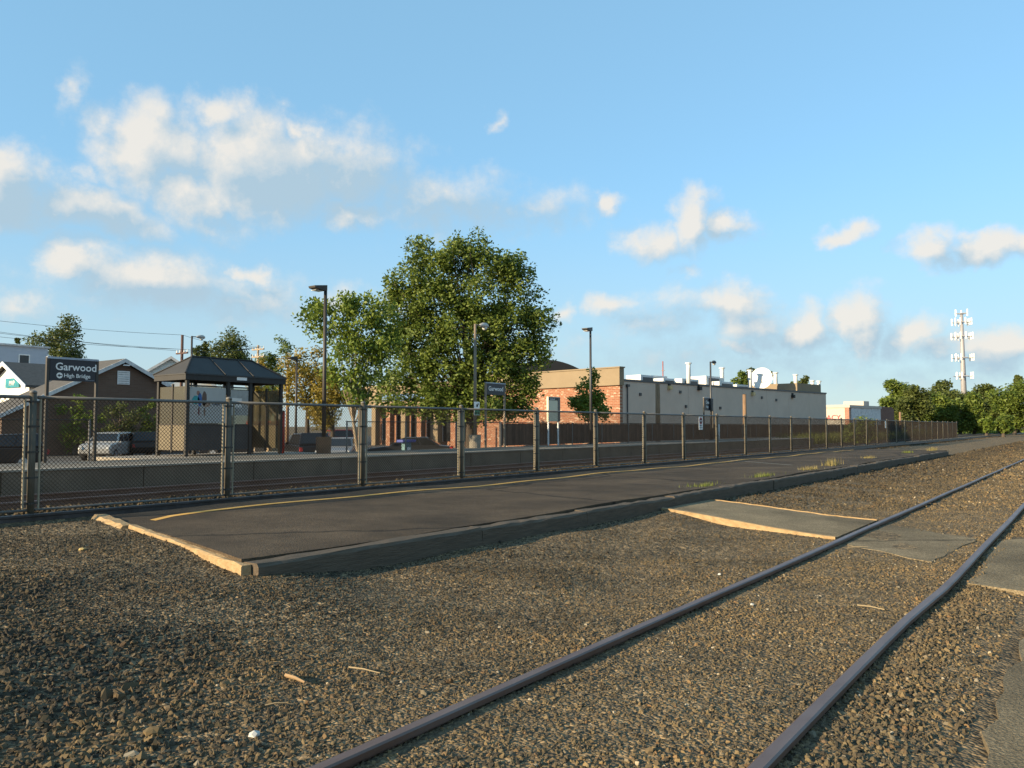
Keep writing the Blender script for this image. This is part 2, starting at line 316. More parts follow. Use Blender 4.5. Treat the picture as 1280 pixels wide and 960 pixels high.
def text(body, size, m, parent, loc, rot=(R(90), 0, R(90)), name='lettering', bold=0.0, align='LEFT', xs=1.0, depth=.004):
    cu = bpy.data.curves.new('t', 'FONT'); cu.body = body; cu.size = size; cu.align_x = align; cu.extrude = depth; cu.offset = bold*size; cu.resolution_u = 3
    t = bpy.data.objects.new('t', cu); COL.objects.link(t); bpy.context.view_layer.update()
    me = bpy.data.meshes.new_from_object(t.evaluated_get(bpy.context.evaluated_depsgraph_get())); bpy.data.objects.remove(t); bpy.data.curves.remove(cu)
    me.materials.clear(); me.materials.append(m)
    o = obj(name, me, parent); o.location = loc; o.rotation_euler = rot; o.scale = (xs, 1, 1); return o
def sstep(a, b, x):
    t = np.clip((x-a)/(b-a), 0, 1); return t*t*(3-2*t)
def lump(X, Y):
    return (np.sin(X*1.9+1.3*np.sin(Y*1.1))*np.cos(Y*1.6+.7*np.sin(X*2.3))*.5+np.sin(X*4.3+Y*2.1)*.2+np.cos(Y*3.9-X*1.7)*.2)

# ================================================================ SETTING
PLAT_E, PLAT_W, PLAT_Z = -5.85, -10.72, .33
def gz(X, Y):
    X = np.asarray(X, float); Y = np.asarray(Y, float)
    z = .038*sstep(-.5, -1.0, X)*(1-sstep(-3.0, -3.8, X)) + .11*sstep(-3.0, -5.8, X)
    yend = 4.3+(PLAT_E-X)*.22
    z = z + (.09*sstep(-5.2, -7.5, X) + .09*sstep(-4.2, -6, X))*(1-sstep(.1, 1.2, Y-yend))
    dip = np.exp(-((X+11.08)/.26)**2); z = z*(1-dip) + .13*dip
    strip = sstep(-11.38, -11.6, X); z = z*(1-strip) + .30*strip
    t2 = sstep(-12.5, -13.6, X); z = z*(1-t2) + .07*t2
    lo = sstep(-18.3, -19.5, X); z = z*(1-lo) + (-.55)*lo
    far = sstep(110, 160, Y); z = z*(1-far) + .1*far
    amp = .03*sstep(-2.9, -4, X)*(1-.6*sstep(-5.4,-6.2,X))*(1-sstep(-10, -10.6, X))*(1-sstep(12, 30, Y)) + .012
    return z + amp*lump(X, Y)*sstep(.3, -.8, X)*(1-lo)
def grid(name, xs, ys, zf, m, off=0.0):
    X, Y = np.meshgrid(xs, ys); Z = zf(X, Y)+off
    v = np.stack([X.ravel(), Y.ravel(), Z.ravel()], 1); nx, ny = len(xs), len(ys)
    i = np.arange(nx*ny).reshape(ny, nx)
    f = np.stack([i[:-1, :-1].ravel(), i[:-1, 1:].ravel(), i[1:, 1:].ravel(), i[1:, :-1].ravel()], 1)
    me = bpy.data.meshes.new(name); me.vertices.add(len(v)); me.vertices.foreach_set('co', v.ravel())
    me.loops.add(f.size); me.loops.foreach_set('vertex_index', f.ravel()); me.polygons.add(len(f))
    me.polygons.foreach_set('loop_start', np.arange(0, f.size, 4)); me.update(calc_edges=True); me.validate()
    me.polygons.foreach_set('use_smooth', [True]*len(f)); me.materials.append(m); return me
xs = np.concatenate([[-2500, -1200, -600, -300, -150, -80, -50, -35, -26], np.arange(-22, -2.9, .16), np.arange(-2.9, 3, .3), [4, 8, 20, 60, 150, 400, 1000, 2500]])
ys = np.concatenate([[-800, -200, -60, -20, -8], np.arange(-4, 16, .2), np.arange(16, 50, .8), np.arange(50, 130, 4), [140, 160, 200, 280, 400, 700, 1200, 2500, 4000]])
g = obj('ground', grid('ground', xs, ys, gz, BALLAST)); tag(g, 'brown grey gravel ballast ground around the tracks', kind='structure')

# parking lot and grassy verge beyond the far platform
lot = MB(); lot.poly([(-200, -60, -.5), (-21.7, -60, -.5), (-21.7, 52, -.5), (-200, 170, -.5)], [(0, 1, 2, 3)], LOT)
tag(lot.build('parking_lot'), 'dark asphalt parking lot behind the far platform', kind='structure')

# asphalt where the photographer stands and crossing patches (ragged edges)
def ragged(pts, seg=.25, amp=.05):
    out = []
    for i in range(len(pts)):
        a, b = Vector(pts[i]), Vector(pts[(i+1) % len(pts)]); n = max(1, int((b-a).length/seg)); pr = Vector((-(b-a).y, (b-a).x)).normalized()
        for k in range(n):
            p = a+(b-a)*(k/n)
            if k: p = p+pr*random.uniform(-amp, amp)
            out.append(p)
    return out
def slab(name, pts, zf, thick, m, label, amp=.05, seg=.25):
    p = ragged(pts, seg, amp); n = len(p); mb = MB()
    vs = [(q.x, q.y, zf(q.x, q.y)) for q in p]+[(q.x, q.y, zf(q.x, q.y)-thick) for q in p]
    mb.poly(vs, [list(range(n))]+[[i, n+i, n+(i+1) % n, (i+1) % n] for i in range(n)], m)
    o = mb.build(name); tag(o, label, kind='structure'); return o
slab('asphalt_path', [(-.48, -6), (14, -6), (14, 300), (-.5, 300), (-.5, 40), (-.46, 10)], lambda x, y: .036, .06, ASPH2, 'worn asphalt path beside the siding rail', .035)
slab('crossing_pavement', [(-2.56, 10.5), (-1.5, 9.7), (-1.34, 12.0), (-2.56, 13.0)], lambda x, y: .043, .08, ASPH2, 'asphalt crossing patch between the siding rails', .06)
slab('crossing_pavement', [(-1.05, 8.6), (-.42, 8.4), (-.42, 13.2), (-1.05, 12.0)], lambda x, y: .043, .08, ASPH2, 'asphalt crossing patch between the siding and the path', .05)
ramp_z = lambda x, y: .06+.10*sstep(-2.9, -5.9, np.array(x)).item()
def ramp():
    mb = MB(); n = 24; root = None
    L0, L1 = [], []
    for i in range(n+1):
        t = i/n; x = -2.80+(-5.80+2.80)*t
        L0.append((x, 10.95+1.15*t+random.uniform(-.01, .01))); L1.append((x, 13.25+.75*t+random.uniform(-.03, .03)))
    vs = [(x, y, ramp_z(x, y)) for x, y in L0]+[(x, y, ramp_z(x, y)) for x, y in L1]+[(x, y, ramp_z(x, y)-.12) for x, y in L0]+[(x, y, ramp_z(x, y)-.12) for x, y in L1]
    m = n+1; fs = []
    for i in range(n): fs += [(i, i+1, m+i+1, m+i), (i, 2*m+i, 2*m+i+1, i+1), (m+i, m+i+1, 3*m+i+1, 3*m+i)]
    fs += [(0, m, 3*m, 2*m)]
    mb.poly(vs, fs, ASPH2); o = mb.build('crossing_ramp'); tag(o, 'asphalt crossing ramp rising from the siding to the platform edge', kind='structure')
    for L_, s in ((L0, -1), (L1, 1)):
        b = MB(); w = .06 if s < 0 else .03
        for (xa, ya), (xb, yb) in zip(L_[:-1], L_[1:]):
            za, zb = ramp_z(xa, ya), ramp_z(xb, yb); o0, o1 = (.012*s, (.012+w)*s)
            vs = [(xa, ya+o0, za-.1), (xb, yb+o0, zb-.1), (xb, yb+o1, zb-.1), (xa, ya+o1, za-.1), (xa, ya+o0, za+.015), (xb, yb+o0, zb+.015), (xb, yb+o1, zb+.012), (xa, ya+o1, za+.012)]
            b.poly(vs, [(3,2,1,0),(4,5,6,7),(0,1,5,4),(1,2,6,5),(2,3,7,6),(3,0,4,7)], TIMBER_L)
        b.build('edge_board', None, o)
    # the broken gap beside the rail
    for (x0, y0, x1, y1) in ((-2.86, 10.5, -2.92, 13.1),):
        pass
    return o
ramp()

# near platform
plat = MB()
N_ = 40
west = [(PLAT_W-.03+.04*math.sin(i*2.1)+random.uniform(-.03, .03), 5.44+(44.0-5.44)*i/N_) for i in range(N_+1)]
east = [(PLAT_E-.22, 4.29+(44.4-4.29)*i/N_) for i in range(N_+1)]
pz = lambda x, y: PLAT_Z+.012*math.sin(x*1.1+y*.7)+.008*math.sin(y*1.9)
vs = []; fs = []; NX = 10
for i in range(N_+1):
    for k in range(NX+1):
        t = k/NX; x = west[i][0]*(1-t)+east[i][0]*t; y = west[i][1]*(1-t)+east[i][1]*t
        vs.append((x, y, pz(x, y)))
for i in range(N_):
    for k in range(NX): a = i*(NX+1)+k; fs.append((a, a+1, a+NX+2, a+NX+1))
plat.poly(vs, fs, ASPH)
o0 = 0
rim = [i*(NX+1) for i in range(N_+1)]
for i in range(N_):
    for ed in (0, NX):
        a, b = vs[i*(NX+1)+ed], vs[(i+1)*(NX+1)+ed]
        plat.poly([a, b, (b[0], b[1], -.05), (a[0], a[1], -.05)], [(0, 1, 2, 3)], ASPH)
for row in (0, N_):
    for k in range(NX):
        a, b = vs[row*(NX+1)+k], vs[row*(NX+1)+k+1]; plat.poly([a, b, (b[0], b[1], -.05), (a[0], a[1], -.05)], [(0, 1, 2, 3)], ASPH)
PLATFORM = plat.build('platform', smooth=True); tag(PLATFORM, 'low asphalt platform edged with old timbers beside the siding', kind='structure')
def beam(a, b, w, h, m, parent, name, seg=9, wob=.012, ch=.02):
    """timber from a to b (top-centre line), chamfered and a little uneven"""
    a, b = Vector(a), Vector(b); d = (b-a).normalized(); s = Vector((d.y, -d.x, 0)).normalized(); mb = MB(); prof = [(-w/2, -h), (w/2, -h), (w/2, -ch), (w/2-ch, 0), (-w/2+ch, 0), (-w/2, -ch)]
    n = len(prof); vs = []
    for i in range(seg+1):
        t = i/seg; p = a+(b-a)*t
        for (u, v) in prof:
            q = p+s*(u+random.uniform(-wob, wob)*.6)+Vector((0, 0, v+random.uniform(-wob, wob)*.7))
            vs.append(q)
    fs = [list(range(n))[::-1], [seg*n+i for i in range(n)]]
    for i in range(seg):
        for k in range(n): fs.append((i*n+k, i*n+(k+1) % n, (i+1)*n+(k+1) % n, (i+1)*n+k))
    mb.poly(vs, fs, m); return mb.build(name, None, parent)
ye = 4.28
for i, ln in enumerate([3.1, 2.35, 2.9, 2.5, 2.6, 2.4, 2.7, 2.5, 2.6, 2.5, 2.7, 2.5, 2.6, 2.5, 2.4]):
    zz = PLAT_Z-.015+random.uniform(-.012, .012); xx = PLAT_E-.1+random.uniform(-.02, .02)
    beam((xx, ye+.012, zz), (xx+random.uniform(-.03, .03), ye+ln-.012, zz+random.uniform(-.015, .015)), .22, .3, TIMBER, PLATFORM, 'timber', seg=12, wob=.014, ch=.025); ye += ln
# pale end timbers across the near end, the one by the rail a chunkier stub
beam((-5.93, 4.24, PLAT_Z-.012), (-9.3, 5.06, PLAT_Z+.006), .085, .2, TIMBER_L, PLATFORM, 'end_timber', seg=16, wob=.012, ch=.012)
beam((-9.34, 5.04, PLAT_Z-.0), (-10.62, 5.34, PLAT_Z+.02), .22, .24, TIMBER_L, PLATFORM, 'end_timber', seg=8, wob=.015, ch=.05)
yl = MB(); n = 90
for i in range(n):
    ya, yb = 5.5+(42.5-5.5)*i/n, 5.5+(42.5-5.5)*(i+1)/n
    f = lambda y: -9.98+.02*math.sin(y*.6)+(.35*max(0, (6.3-y)/.8)**2)
    wa = .07
    yl.poly([(f(ya)-wa, ya, pz(f(ya), ya)+.006), (f(ya)+wa, ya, pz(f(ya), ya)+.006), (f(yb)+wa, yb, pz(f(yb), yb)+.006), (f(yb)-wa, yb, pz(f(yb), yb)+.006)], [(0, 1, 2, 3)], YELLOW)
yl.build('painted_line', None, PLATFORM)
yl = MB(); p0 = at_Z(912, 576, PLAT_Z); p1 = at_Z(990, 582, PLAT_Z)
dd = (p1-p0).normalized()*.035; s_ = Vector((dd.y, -dd.x, 0))
yl.poly([p0+s_+Vector((0, 0, .018)), p0-s_+Vector((0, 0, .018)), p1-s_+Vector((0, 0, .018)), p1+s_+Vector((0, 0, .018))], [(0, 1, 2, 3)], mat('faded_white_paint', (.3, .28, .23), .85, var=.2, scale=20))
yl.build('faded_paint_stripe', None, PLATFORM)

# rails
def rail(name, xf, top, y0, y1, m, label, group, step=1.5):
    prof = [(-.07, -.165), (.07, -.165), (.07, -.15), (.012, -.135), (.011, -.045), (.035, -.035), (.036, -.008), (.026, 0), (-.026, 0), (-.036, -.008), (-.035, -.035), (-.011, -.045), (-.012, -.135), (-.07, -.15)]
    mb = MB(); k = len(prof); ys_ = []
    y = y0
    while y < y1: ys_.append(y); y += step if y < 40 else 10
    ys_.append(y1); vs = [(xf(y)+u, y, top+v) for y in ys_ for u, v in prof]
    fs = [list(range(k))[::-1], [(len(ys_)-1)*k+i for i in range(k)]]
    for i in range(len(ys_)-1):
        for j in range(k): fs.append((i*k+j, i*k+(j+1) % k, (i+1)*k+(j+1) % k, (i+1)*k+j))
    mb.poly(vs, fs, m); return tag(mb.build(name), label, 'rail', group)
rail('railway_rail', lambda y: -2.66+.006*math.sin(y*.9), .092, -4, 320, RAIL, 'rusty siding rail on the platform side, half sunk in ballast', 'siding rails', .7)
rail('railway_rail', lambda y: -1.19+.05*float(sstep(6.3, 8.4, np.array(y)))+.004*math.sin(y), .092, -4, 320, RAIL, 'rusty siding rail beside the asphalt path with a slight kink', 'siding rails', .7)
rail('railway_rail', lambda y: -11.4, .345, -6, 320, RAILD, 'dark rail tight against the near platform, in front of the fence', 'main line rails')
rail('railway_rail', lambda y: -15.0, .21, -6, 320, RAIL, 'rail behind the chain link fence, on its side of the track', 'main line rails')
rail('railway_rail', lambda y: -16.45, .21, -6, 320, RAIL, 'rail below the concrete face of the far platform', 'main line rails')

# far platform
FP_E, FP_W, FP_Z = -18.0, -21.45, .60
fp = MB(); fp.box(FP_W, FP_E, -6, 64, -.45, FP_Z-.004, mat('platform_top', (.17, .145, .11), .92, var=.2, scale=1.5))
FPO = fp.build('far_platform'); tag(FPO, 'far station platform with a concrete face and pale edge', kind='structure')
pan = MB().box(-.09, 0, 0, 2.98, 0, .64, CONC_D).mesh('panel'); cop = MB().box(-.42, .025, 0, 2.99, 0, .045, CONC).mesh('coping')
for i in range(23):
    p = obj('concrete_panel', pan, FPO, .008); p.location = (FP_E+.085, -5+i*3, -.08)
    p = obj('coping_slab', cop, FPO, .006); p.location = (FP_E+.085, -5+i*3, FP_Z-.035)
pad = MB().box(-24.4, FP_W+.002, 12.0, 18.6, -.5, FP_Z-.01, CONC); o = pad.build('shelter_pad'); tag(o, 'pale concrete pad under the waiting shelter', kind='structure')

# ballast stones: geometry nodes scatter (uncountable)
def stones(name, xs, ys, dens, size, label, seed=1, off=-.004):
    me = grid(name, xs, ys, gz, STONE, off)
    co = np.zeros(len(me.vertices)*3); me.vertices.foreach_get('co', co); co = co.reshape(-1, 3)
    for an, fn in (('density', dens), ('size', size)):
        a = me.attributes.new(an, 'FLOAT', 'POINT'); a.data.foreach_set('value', fn(co[:, 0], co[:, 1]).astype(np.float32))
    o = obj(name, me); tag(o, label, kind='stuff')
    t = bpy.data.node_groups.new(name+'_nodes', 'GeometryNodeTree')
    t.interface.new_socket('Geometry', in_out='INPUT', socket_type='NodeSocketGeometry'); t.interface.new_socket('Geometry', in_out='OUTPUT', socket_type='NodeSocketGeometry')
    N = t.nodes.new; L = t.links.new; gi = N('NodeGroupInput'); go = N('NodeGroupOutput')
    d = N('GeometryNodeDistributePointsOnFaces'); L(gi.outputs[0], d.inputs['Mesh'])
    na = N('GeometryNodeInputNamedAttribute'); na.data_type = 'FLOAT'; na.inputs[0].default_value = 'density'; L(na.outputs[0], d.inputs['Density']); d.inputs['Seed'].default_value = seed
    g2i = N('GeometryNodeGeometryToInstance')
    for k in range(6):
        ic = N('GeometryNodeMeshIcoSphere'); ic.inputs['Radius'].default_value = 1; ic.inputs['Subdivisions'].default_value = 1 if k % 2 else 2
        sp = N('GeometryNodeSetPosition'); L(ic.outputs[0], sp.inputs['Geometry'])
        nz = N('ShaderNodeTexNoise'); nz.noise_dimensions = '4D'; nz.inputs['W'].default_value = k*7.3+seed; nz.inputs['Scale'].default_value = .75; nz.inputs['Detail'].default_value = 1
        sb = N('ShaderNodeVectorMath'); sb.operation = 'SUBTRACT'; sb.inputs[1].default_value = (.5, .5, .5); L(nz.outputs['Color'], sb.inputs[0])
        ml = N('ShaderNodeVectorMath'); ml.operation = 'SCALE'; ml.inputs['Scale'].default_value = 2.4; L(sb.outputs[0], ml.inputs[0]); L(ml.outputs[0], sp.inputs['Offset'])
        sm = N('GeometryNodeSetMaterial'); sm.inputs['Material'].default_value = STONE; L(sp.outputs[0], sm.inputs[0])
        ss = N('GeometryNodeSetShadeSmooth'); ss.inputs['Shade Smooth'].default_value = False; L(sm.outputs[0], ss.inputs[0]); L(ss.outputs[0], g2i.inputs[0])
    io = N('GeometryNodeInstanceOnPoints'); L(d.outputs['Points'], io.inputs['Points']); L(g2i.outputs[0], io.inputs['Instance']); io.inputs['Pick Instance'].default_value = True
    ri = N('FunctionNodeRandomValue'); ri.data_type = 'INT'; ri.inputs['Min'].default_value = 0; ri.inputs['Max'].default_value = 5; ri.inputs['Seed'].default_value = 3
    L(ri.outputs['Value'] if ri.outputs['Value'].enabled else ri.outputs[2], io.inputs['Instance Index'])
    rr = N('FunctionNodeRandomValue'); rr.data_type = 'FLOAT_VECTOR'; rr.inputs['Min'].default_value = (0, 0, 0); rr.inputs['Max'].default_value = (6.28, 6.28, 6.28); L(rr.outputs[0], io.inputs['Rotation'])
    rs = N('FunctionNodeRandomValue'); rs.data_type = 'FLOAT_VECTOR'; rs.inputs['Min'].default_value = (.55, .5, .4); rs.inputs['Max'].default_value = (1.4, 1.1, .9); rs.inputs['Seed'].default_value = 9
    rp = N('FunctionNodeRandomValue'); rp.data_type = 'FLOAT'; rp.inputs[2].default_value = .55; rp.inputs[3].default_value = 1.3; rp.inputs['Seed'].default_value = 21
    pw = N('ShaderNodeMath'); pw.operation = 'POWER'; pw.inputs[1].default_value = 2.2; L(rp.outputs[1], pw.inputs[0])
    ns = N('GeometryNodeInputNamedAttribute'); ns.data_type = 'FLOAT'; ns.inputs[0].default_value = 'size'
    mu = N('ShaderNodeMath'); mu.operation = 'MULTIPLY'; L(pw.outputs[0], mu.inputs[0]); L(ns.outputs[0], mu.inputs[1])
    sv = N('ShaderNodeVectorMath'); sv.operation = 'SCALE'; L(rs.outputs[0], sv.inputs[0]); L(mu.outputs[0], sv.inputs['Scale']); L(sv.outputs[0], io.inputs['Scale'])
    L(io.outputs[0], go.inputs[0])
    md = o.modifiers.new('scatter', 'NODES'); md.node_group = t; return o
def inplat(X, Y): return (X < PLAT_E-.02) & (X > PLAT_W-.02) & (Y > 4.3+(PLAT_E-X)*.22)
def incross(X, Y): return ((X < -2.8) & (X > -5.9) & (Y > 10.85+(-2.8-X)*.38) & (Y < 13.3+(-2.8-X)*.25)) | ((X > -2.56) & (X < -1.36) & (Y > 10.1) & (Y < 12.4)) | ((X > -1.03) & (Y > 8.6) & (Y < 12.6))
def depth(X, Y): return -X*math.sin(YAW)+Y*math.cos(YAW)
def dens(X, Y):
    d = depth(X, Y); lat = X*math.cos(YAW)+Y*math.sin(YAW)
    D = np.where(d < 6.5, 4600, np.where(d < 9, 3200, np.where(d < 14, 1500, np.where(d < 22, 480, np.where(d < 45, 140, 50)))))
    D = np.where((np.abs(lat) > d*.66+.5) | (d < 2.6), 0, D)
    D = np.where(inplat(X, Y) | incross(X, Y) | (X > -.5), 0, D)
    D = np.where((np.abs(X+2.66) < .045) | (np.abs(X+1.16) < .055), 0, D)
    big = bigz(X, Y); D = D*(1-.45*big)
    return D
def bigz(X, Y): return sstep(-2.7, -3.6, X)*(1-sstep(2.1, 3.4, Y+.25*np.sin(X*3)))
def size(X, Y):
    return .0088+.0065*bigz(X, Y)+.0025*sstep(-1.4, -1.0, X)+.002*lump(X*1.3, Y*1.3)+np.where(depth(X, Y) > 14, .008, 0)+np.where(depth(X, Y) > 22, .012, 0)+np.where(depth(X, Y) > 45, .02, 0)
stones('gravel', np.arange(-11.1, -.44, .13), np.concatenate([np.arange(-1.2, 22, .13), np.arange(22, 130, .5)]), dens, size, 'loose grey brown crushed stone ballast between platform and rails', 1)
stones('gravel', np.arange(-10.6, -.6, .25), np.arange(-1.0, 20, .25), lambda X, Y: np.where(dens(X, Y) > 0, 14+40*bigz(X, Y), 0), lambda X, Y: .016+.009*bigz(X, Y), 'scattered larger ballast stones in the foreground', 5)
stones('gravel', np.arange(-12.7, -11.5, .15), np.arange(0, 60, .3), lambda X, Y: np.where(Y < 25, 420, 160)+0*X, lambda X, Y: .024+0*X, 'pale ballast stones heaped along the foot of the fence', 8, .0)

# ================================================================ FENCES
def mesh_panel(w, h, pitch, r, m):
    """chain link fabric: two families of diagonal wires clipped to the panel, in the YZ plane"""
    mb = MB(); k = pitch*math.sqrt(2)
    for fam in (1, -1):
        c = -h if fam == 1 else 0.0
        end = w if fam == 1 else w+h
        while c < end:
            if fam == 1: y0, y1 = max(0, c), min(w, c+h); z0, z1 = y0-c, y1-c
            else: y0, y1 = max(0, c-h), min(w, c); z0, z1 = c-y0, c-y1
            if y1-y0 > .01:
                x = .0016*fam; d = r*1.0; q = d*.7071
                n = (q, -q*1) if fam == 1 else (q, q)
                vs = []
                for (y, z) in ((y0, z0), (y1, z1)): vs += [(x+d, y, z), (x, y-q, z+q*fam), (x-d, y, z), (x, y+q, z-q*fam)]
                mb.poly(vs, [(0, 1, 5, 4), (1, 2, 6, 5), (2, 3, 7, 6), (3, 0, 4, 7)], m)
            c += k
    return mb.mesh('mesh_panel')
FX, FZ0, FZ1, PITCH_P = -11.8, .30, 1.95, 3.05
FN = 31; FY0 = 4.98-PITCH_P
fence = thing('chain_link_fence', 'long rusty chain link fence with steel posts between the tracks', 'fence', (FX, FY0, 0))
post = MB(); post.tube([(0, 0, .12), (0, 0, FZ1+.005)], .046, 12, POSTM); post.tube([(0, 0, FZ1+.005), (0, 0, FZ1+.03), (0, 0, FZ1+.045)], [.05, .047, .02], 12, GALV)
post = post.mesh('post', smooth=True)
bar = MB().tube([(0, 0, .36), (0, 0, FZ1-.06)], .017, 6, mat('tension_bar', (.30, .25, .17), .6, metal=.1, var=.2)).mesh('tension_bar')
band = MB().tube([(-.0, 0, -.014), (0, 0, .014)], .051, 10, BRONZE).box(-.012, .012, -.115, .115, -.012, .012, BRONZE).mesh('tension_band')
toprail = MB().tube([(0, .05, FZ1-.05), (0, PITCH_P-.05, FZ1-.05)], .024, 8, GALV).mesh('top_rail', smooth=True)
botrail = MB().tube([(0, .05, .36), (0, PITCH_P-.05, .36)], .018, 8, GALV).mesh('bottom_rail', smooth=True)
fabric = mesh_panel(PITCH_P-.2, 1.53, .042, .0036, WIRE)
for i in range(FN):
    p = obj('post', post, fence); p.location = (random.uniform(-.01, .01), i*PITCH_P, 0); p.rotation_euler = (random.uniform(-.006, .006), random.uniform(-.006, .006), 0)
    for s in (-1, 1):
        if (i == 0 and s < 0) or (i == FN-1 and s > 0): continue
        b = obj('tension_bar', bar, p); b.location = (0, s*.1, 0)
    for zb in (.45, .8, 1.15, 1.5, 1.84):
        if i < 14: b = obj('tension_band', band, p); b.location = (0, 0, zb)
    if i < FN-1:
        for me, nm in ((toprail, 'top_rail'), (botrail, 'bottom_rail')): q = obj(nm, me, fence); q.location = (0, i*PITCH_P, 0)
        q = obj('mesh_panel', fabric, fence); q.location = (0, i*PITCH_P+.1, .36)

# low fence at the back of the far platform, plain links then brown slats
BX = FP_W-.12
bf = thing('low_chain_link_fence', 'waist high chain link fence along the back of the far platform', 'fence', (BX, -4.5, FP_Z))
bpost = MB().tube([(0, 0, -.9), (0, 0, 1.1)], .03, 8, GALV).mesh('post', smooth=True); brail = MB().tube([(0, .03, 1.07), (0, 2.97, 1.07)], .02, 6, BRONZE).mesh('top_rail', smooth=True)
bfab = mesh_panel(2.94, 1.0, .05, .002, WIRE)
def back_run(root, n, y_off, skip=lambda i: False, slats=False):
    for i in range(n+1):
        p = obj('post', bpost, root); p.location = (0, y_off+i*3, 0)
        if i == n or skip(i): continue
        q = obj('top_rail', brail, root); q.location = (0, y_off+i*3, 0)
        q = obj('mesh_panel', bfab, root); q.location = (0, y_off+i*3+.03, .05)
        if slats:
            q = obj('slats', slat_meshes[i % 3], root); q.location = (-.012, y_off+i*3+.03, .0); q['kind'] = 'stuff'
SLAT = [mat('brown_slat_%d' % k, c, .8, var=.2) for k, c in enumerate(((.12, .065, .042), (.10, .055, .036), (.15, .085, .055)))]
SLAT_P = mat('pale_slat', (.4, .3, .2), .8)
slat_meshes = []
for k in range(3):
    mb = MB()
    for j in range(31):
        mb.box(-.006, .004, .03+j*.095, .03+j*.095+.088, .02+random.uniform(0, .02), 1.05-random.uniform(0, .03), SLAT_P if (k == 1 and j == 17) else random.choice(SLAT))
    slat_meshes.append(mb.mesh('slats'))
back_run(bf, 5, 0); back_run(bf, 3, 24.0)
sf = thing('slatted_fence', 'brown slatted privacy fence behind the info board on the far platform', 'fence', (BX, 28.6, FP_Z))
# it starts where the plain fence ends and runs past the warehouse
back_run(sf, 30, 0, slats=True)

# ================================================================ SIGNS, LAMPS, SHELTER
def station_sign(y0, y1, ztop, ph, label, lines, big=True):
    w = y1-y0; t = thing('station_sign', label, 'sign', (-21.15, y0, FP_Z))
    for k, y in enumerate((0, w)):
        MB().box(-.04, .04, y-.035, y+.035, 0, ztop-FP_Z, BRONZE if big else TANPOLE).build('post', None, t, bevel=.006)
    z1 = ztop-FP_Z
    pb = MB().box(-.035, .035, .045, w-.045, z1-ph, z1-.04, SIGNB).build('panel', None, t, bevel=.004)
    MB().box(-.05, .05, -.02, w+.02, z1-.035, z1+.015, mat('sign_cap', (.32, .36, .42), .5)).build('top_cap', None, t)
    for (body, size, yy, zz, b) in lines: text(body, size, WHITE, pb, (.037, yy, z1-zz), bold=b)
    return t, pb, z1
pa, pb_ = at_X(57, 533, -21.15).y, at_X(119, 533, -21.15).y
zt = at_X(57, 446, -21.15).z
st, spn, z1 = station_sign(pa, pb_, zt, .58, 'large navy station sign reading Garwood with High Bridge below', [('Garwood', .265, .17, .31, .012), ('High Bridge', .14, .38, .49, .01)])
mb = MB(); n = 20
mb.poly([(.037, .28+.075*math.cos(2*math.pi*k/n), z1-.45+.075*math.sin(2*math.pi*k/n)) for k in range(n)], [list(range(n))], WHITE); mb.build('arrow_disc', None, spn)
mb = MB().box(.038, .043, .235, .33, z1-.462, z1-.438, SIGNB); mb.poly([(.042, .225, z1-.45), (.042, .28, z1-.49), (.042, .28, z1-.41)], [(0, 1, 2)], SIGNB); mb.build('arrow', None, spn)
MB().box(.036, .039, pb_-pa-.3, pb_-pa-.08, z1-.555, z1-.535, mat('dim_print', (.12, .13, .15), .6)).build('small_print', None, spn)
pa, pb_ = at_X(607, 533, -21.15).y, at_X(630.5, 533, -21.15).y; zt = at_X(607, 478, -21.15).z
station_sign(pa, pb_, zt, .52, 'smaller navy station sign reading Garwood on tan posts below the big tree', [('Garwood', .27, .15, .34, .012)], False)
pa, pb_ = at_X(880, 533, -21.15).y, at_X(891, 533, -21.15).y; zt = at_X(880, 497, -21.15).z
t_, p_, z1 = station_sign(pa, pb_, zt, .85, 'dark station sign in front of the grey warehouse wall', [('One', .3, .28, .4, .012), ('Way', .22, .28, .68, .01)])

# information board
pa, pb_ = at_X(684.5, 533, -21.15).y, at_X(699, 533, -21.15).y; zt = at_X(690, 496, -21.15).z; zb = at_X(690, 527, -21.15).z
ib = thing('information_board', 'cream timetable board on two white legs before the brick store', 'notice board', (-21.15, pa, FP_Z)); w = pb_-pa; z1 = zt-FP_Z; z0 = zb-FP_Z
for y in (.06, w-.1): MB().box(-.03, .03, y-.03, y+.03, 0, z0+.02, WHITE).build('leg', None, ib)
MB().box(-.06, .05, 0, w, z0, z1, mat('cream_panel', (.62, .57, .42), .6, var=.05)).build('panel', None, ib, bevel=.01)
MB().box(.048, .058, .04, w-.04, z1-.17, z1-.03, SIGNB).build('header', None, ib); text('Garwood', .11, WHITE, ib, (.06, .12, z1-.14), bold=.01)
MB().box(.05, .062, w-.2, w+.005, z0, z1-.02, mat('board_edge', (.12, .11, .1), .6)).build('side_frame', None, ib)

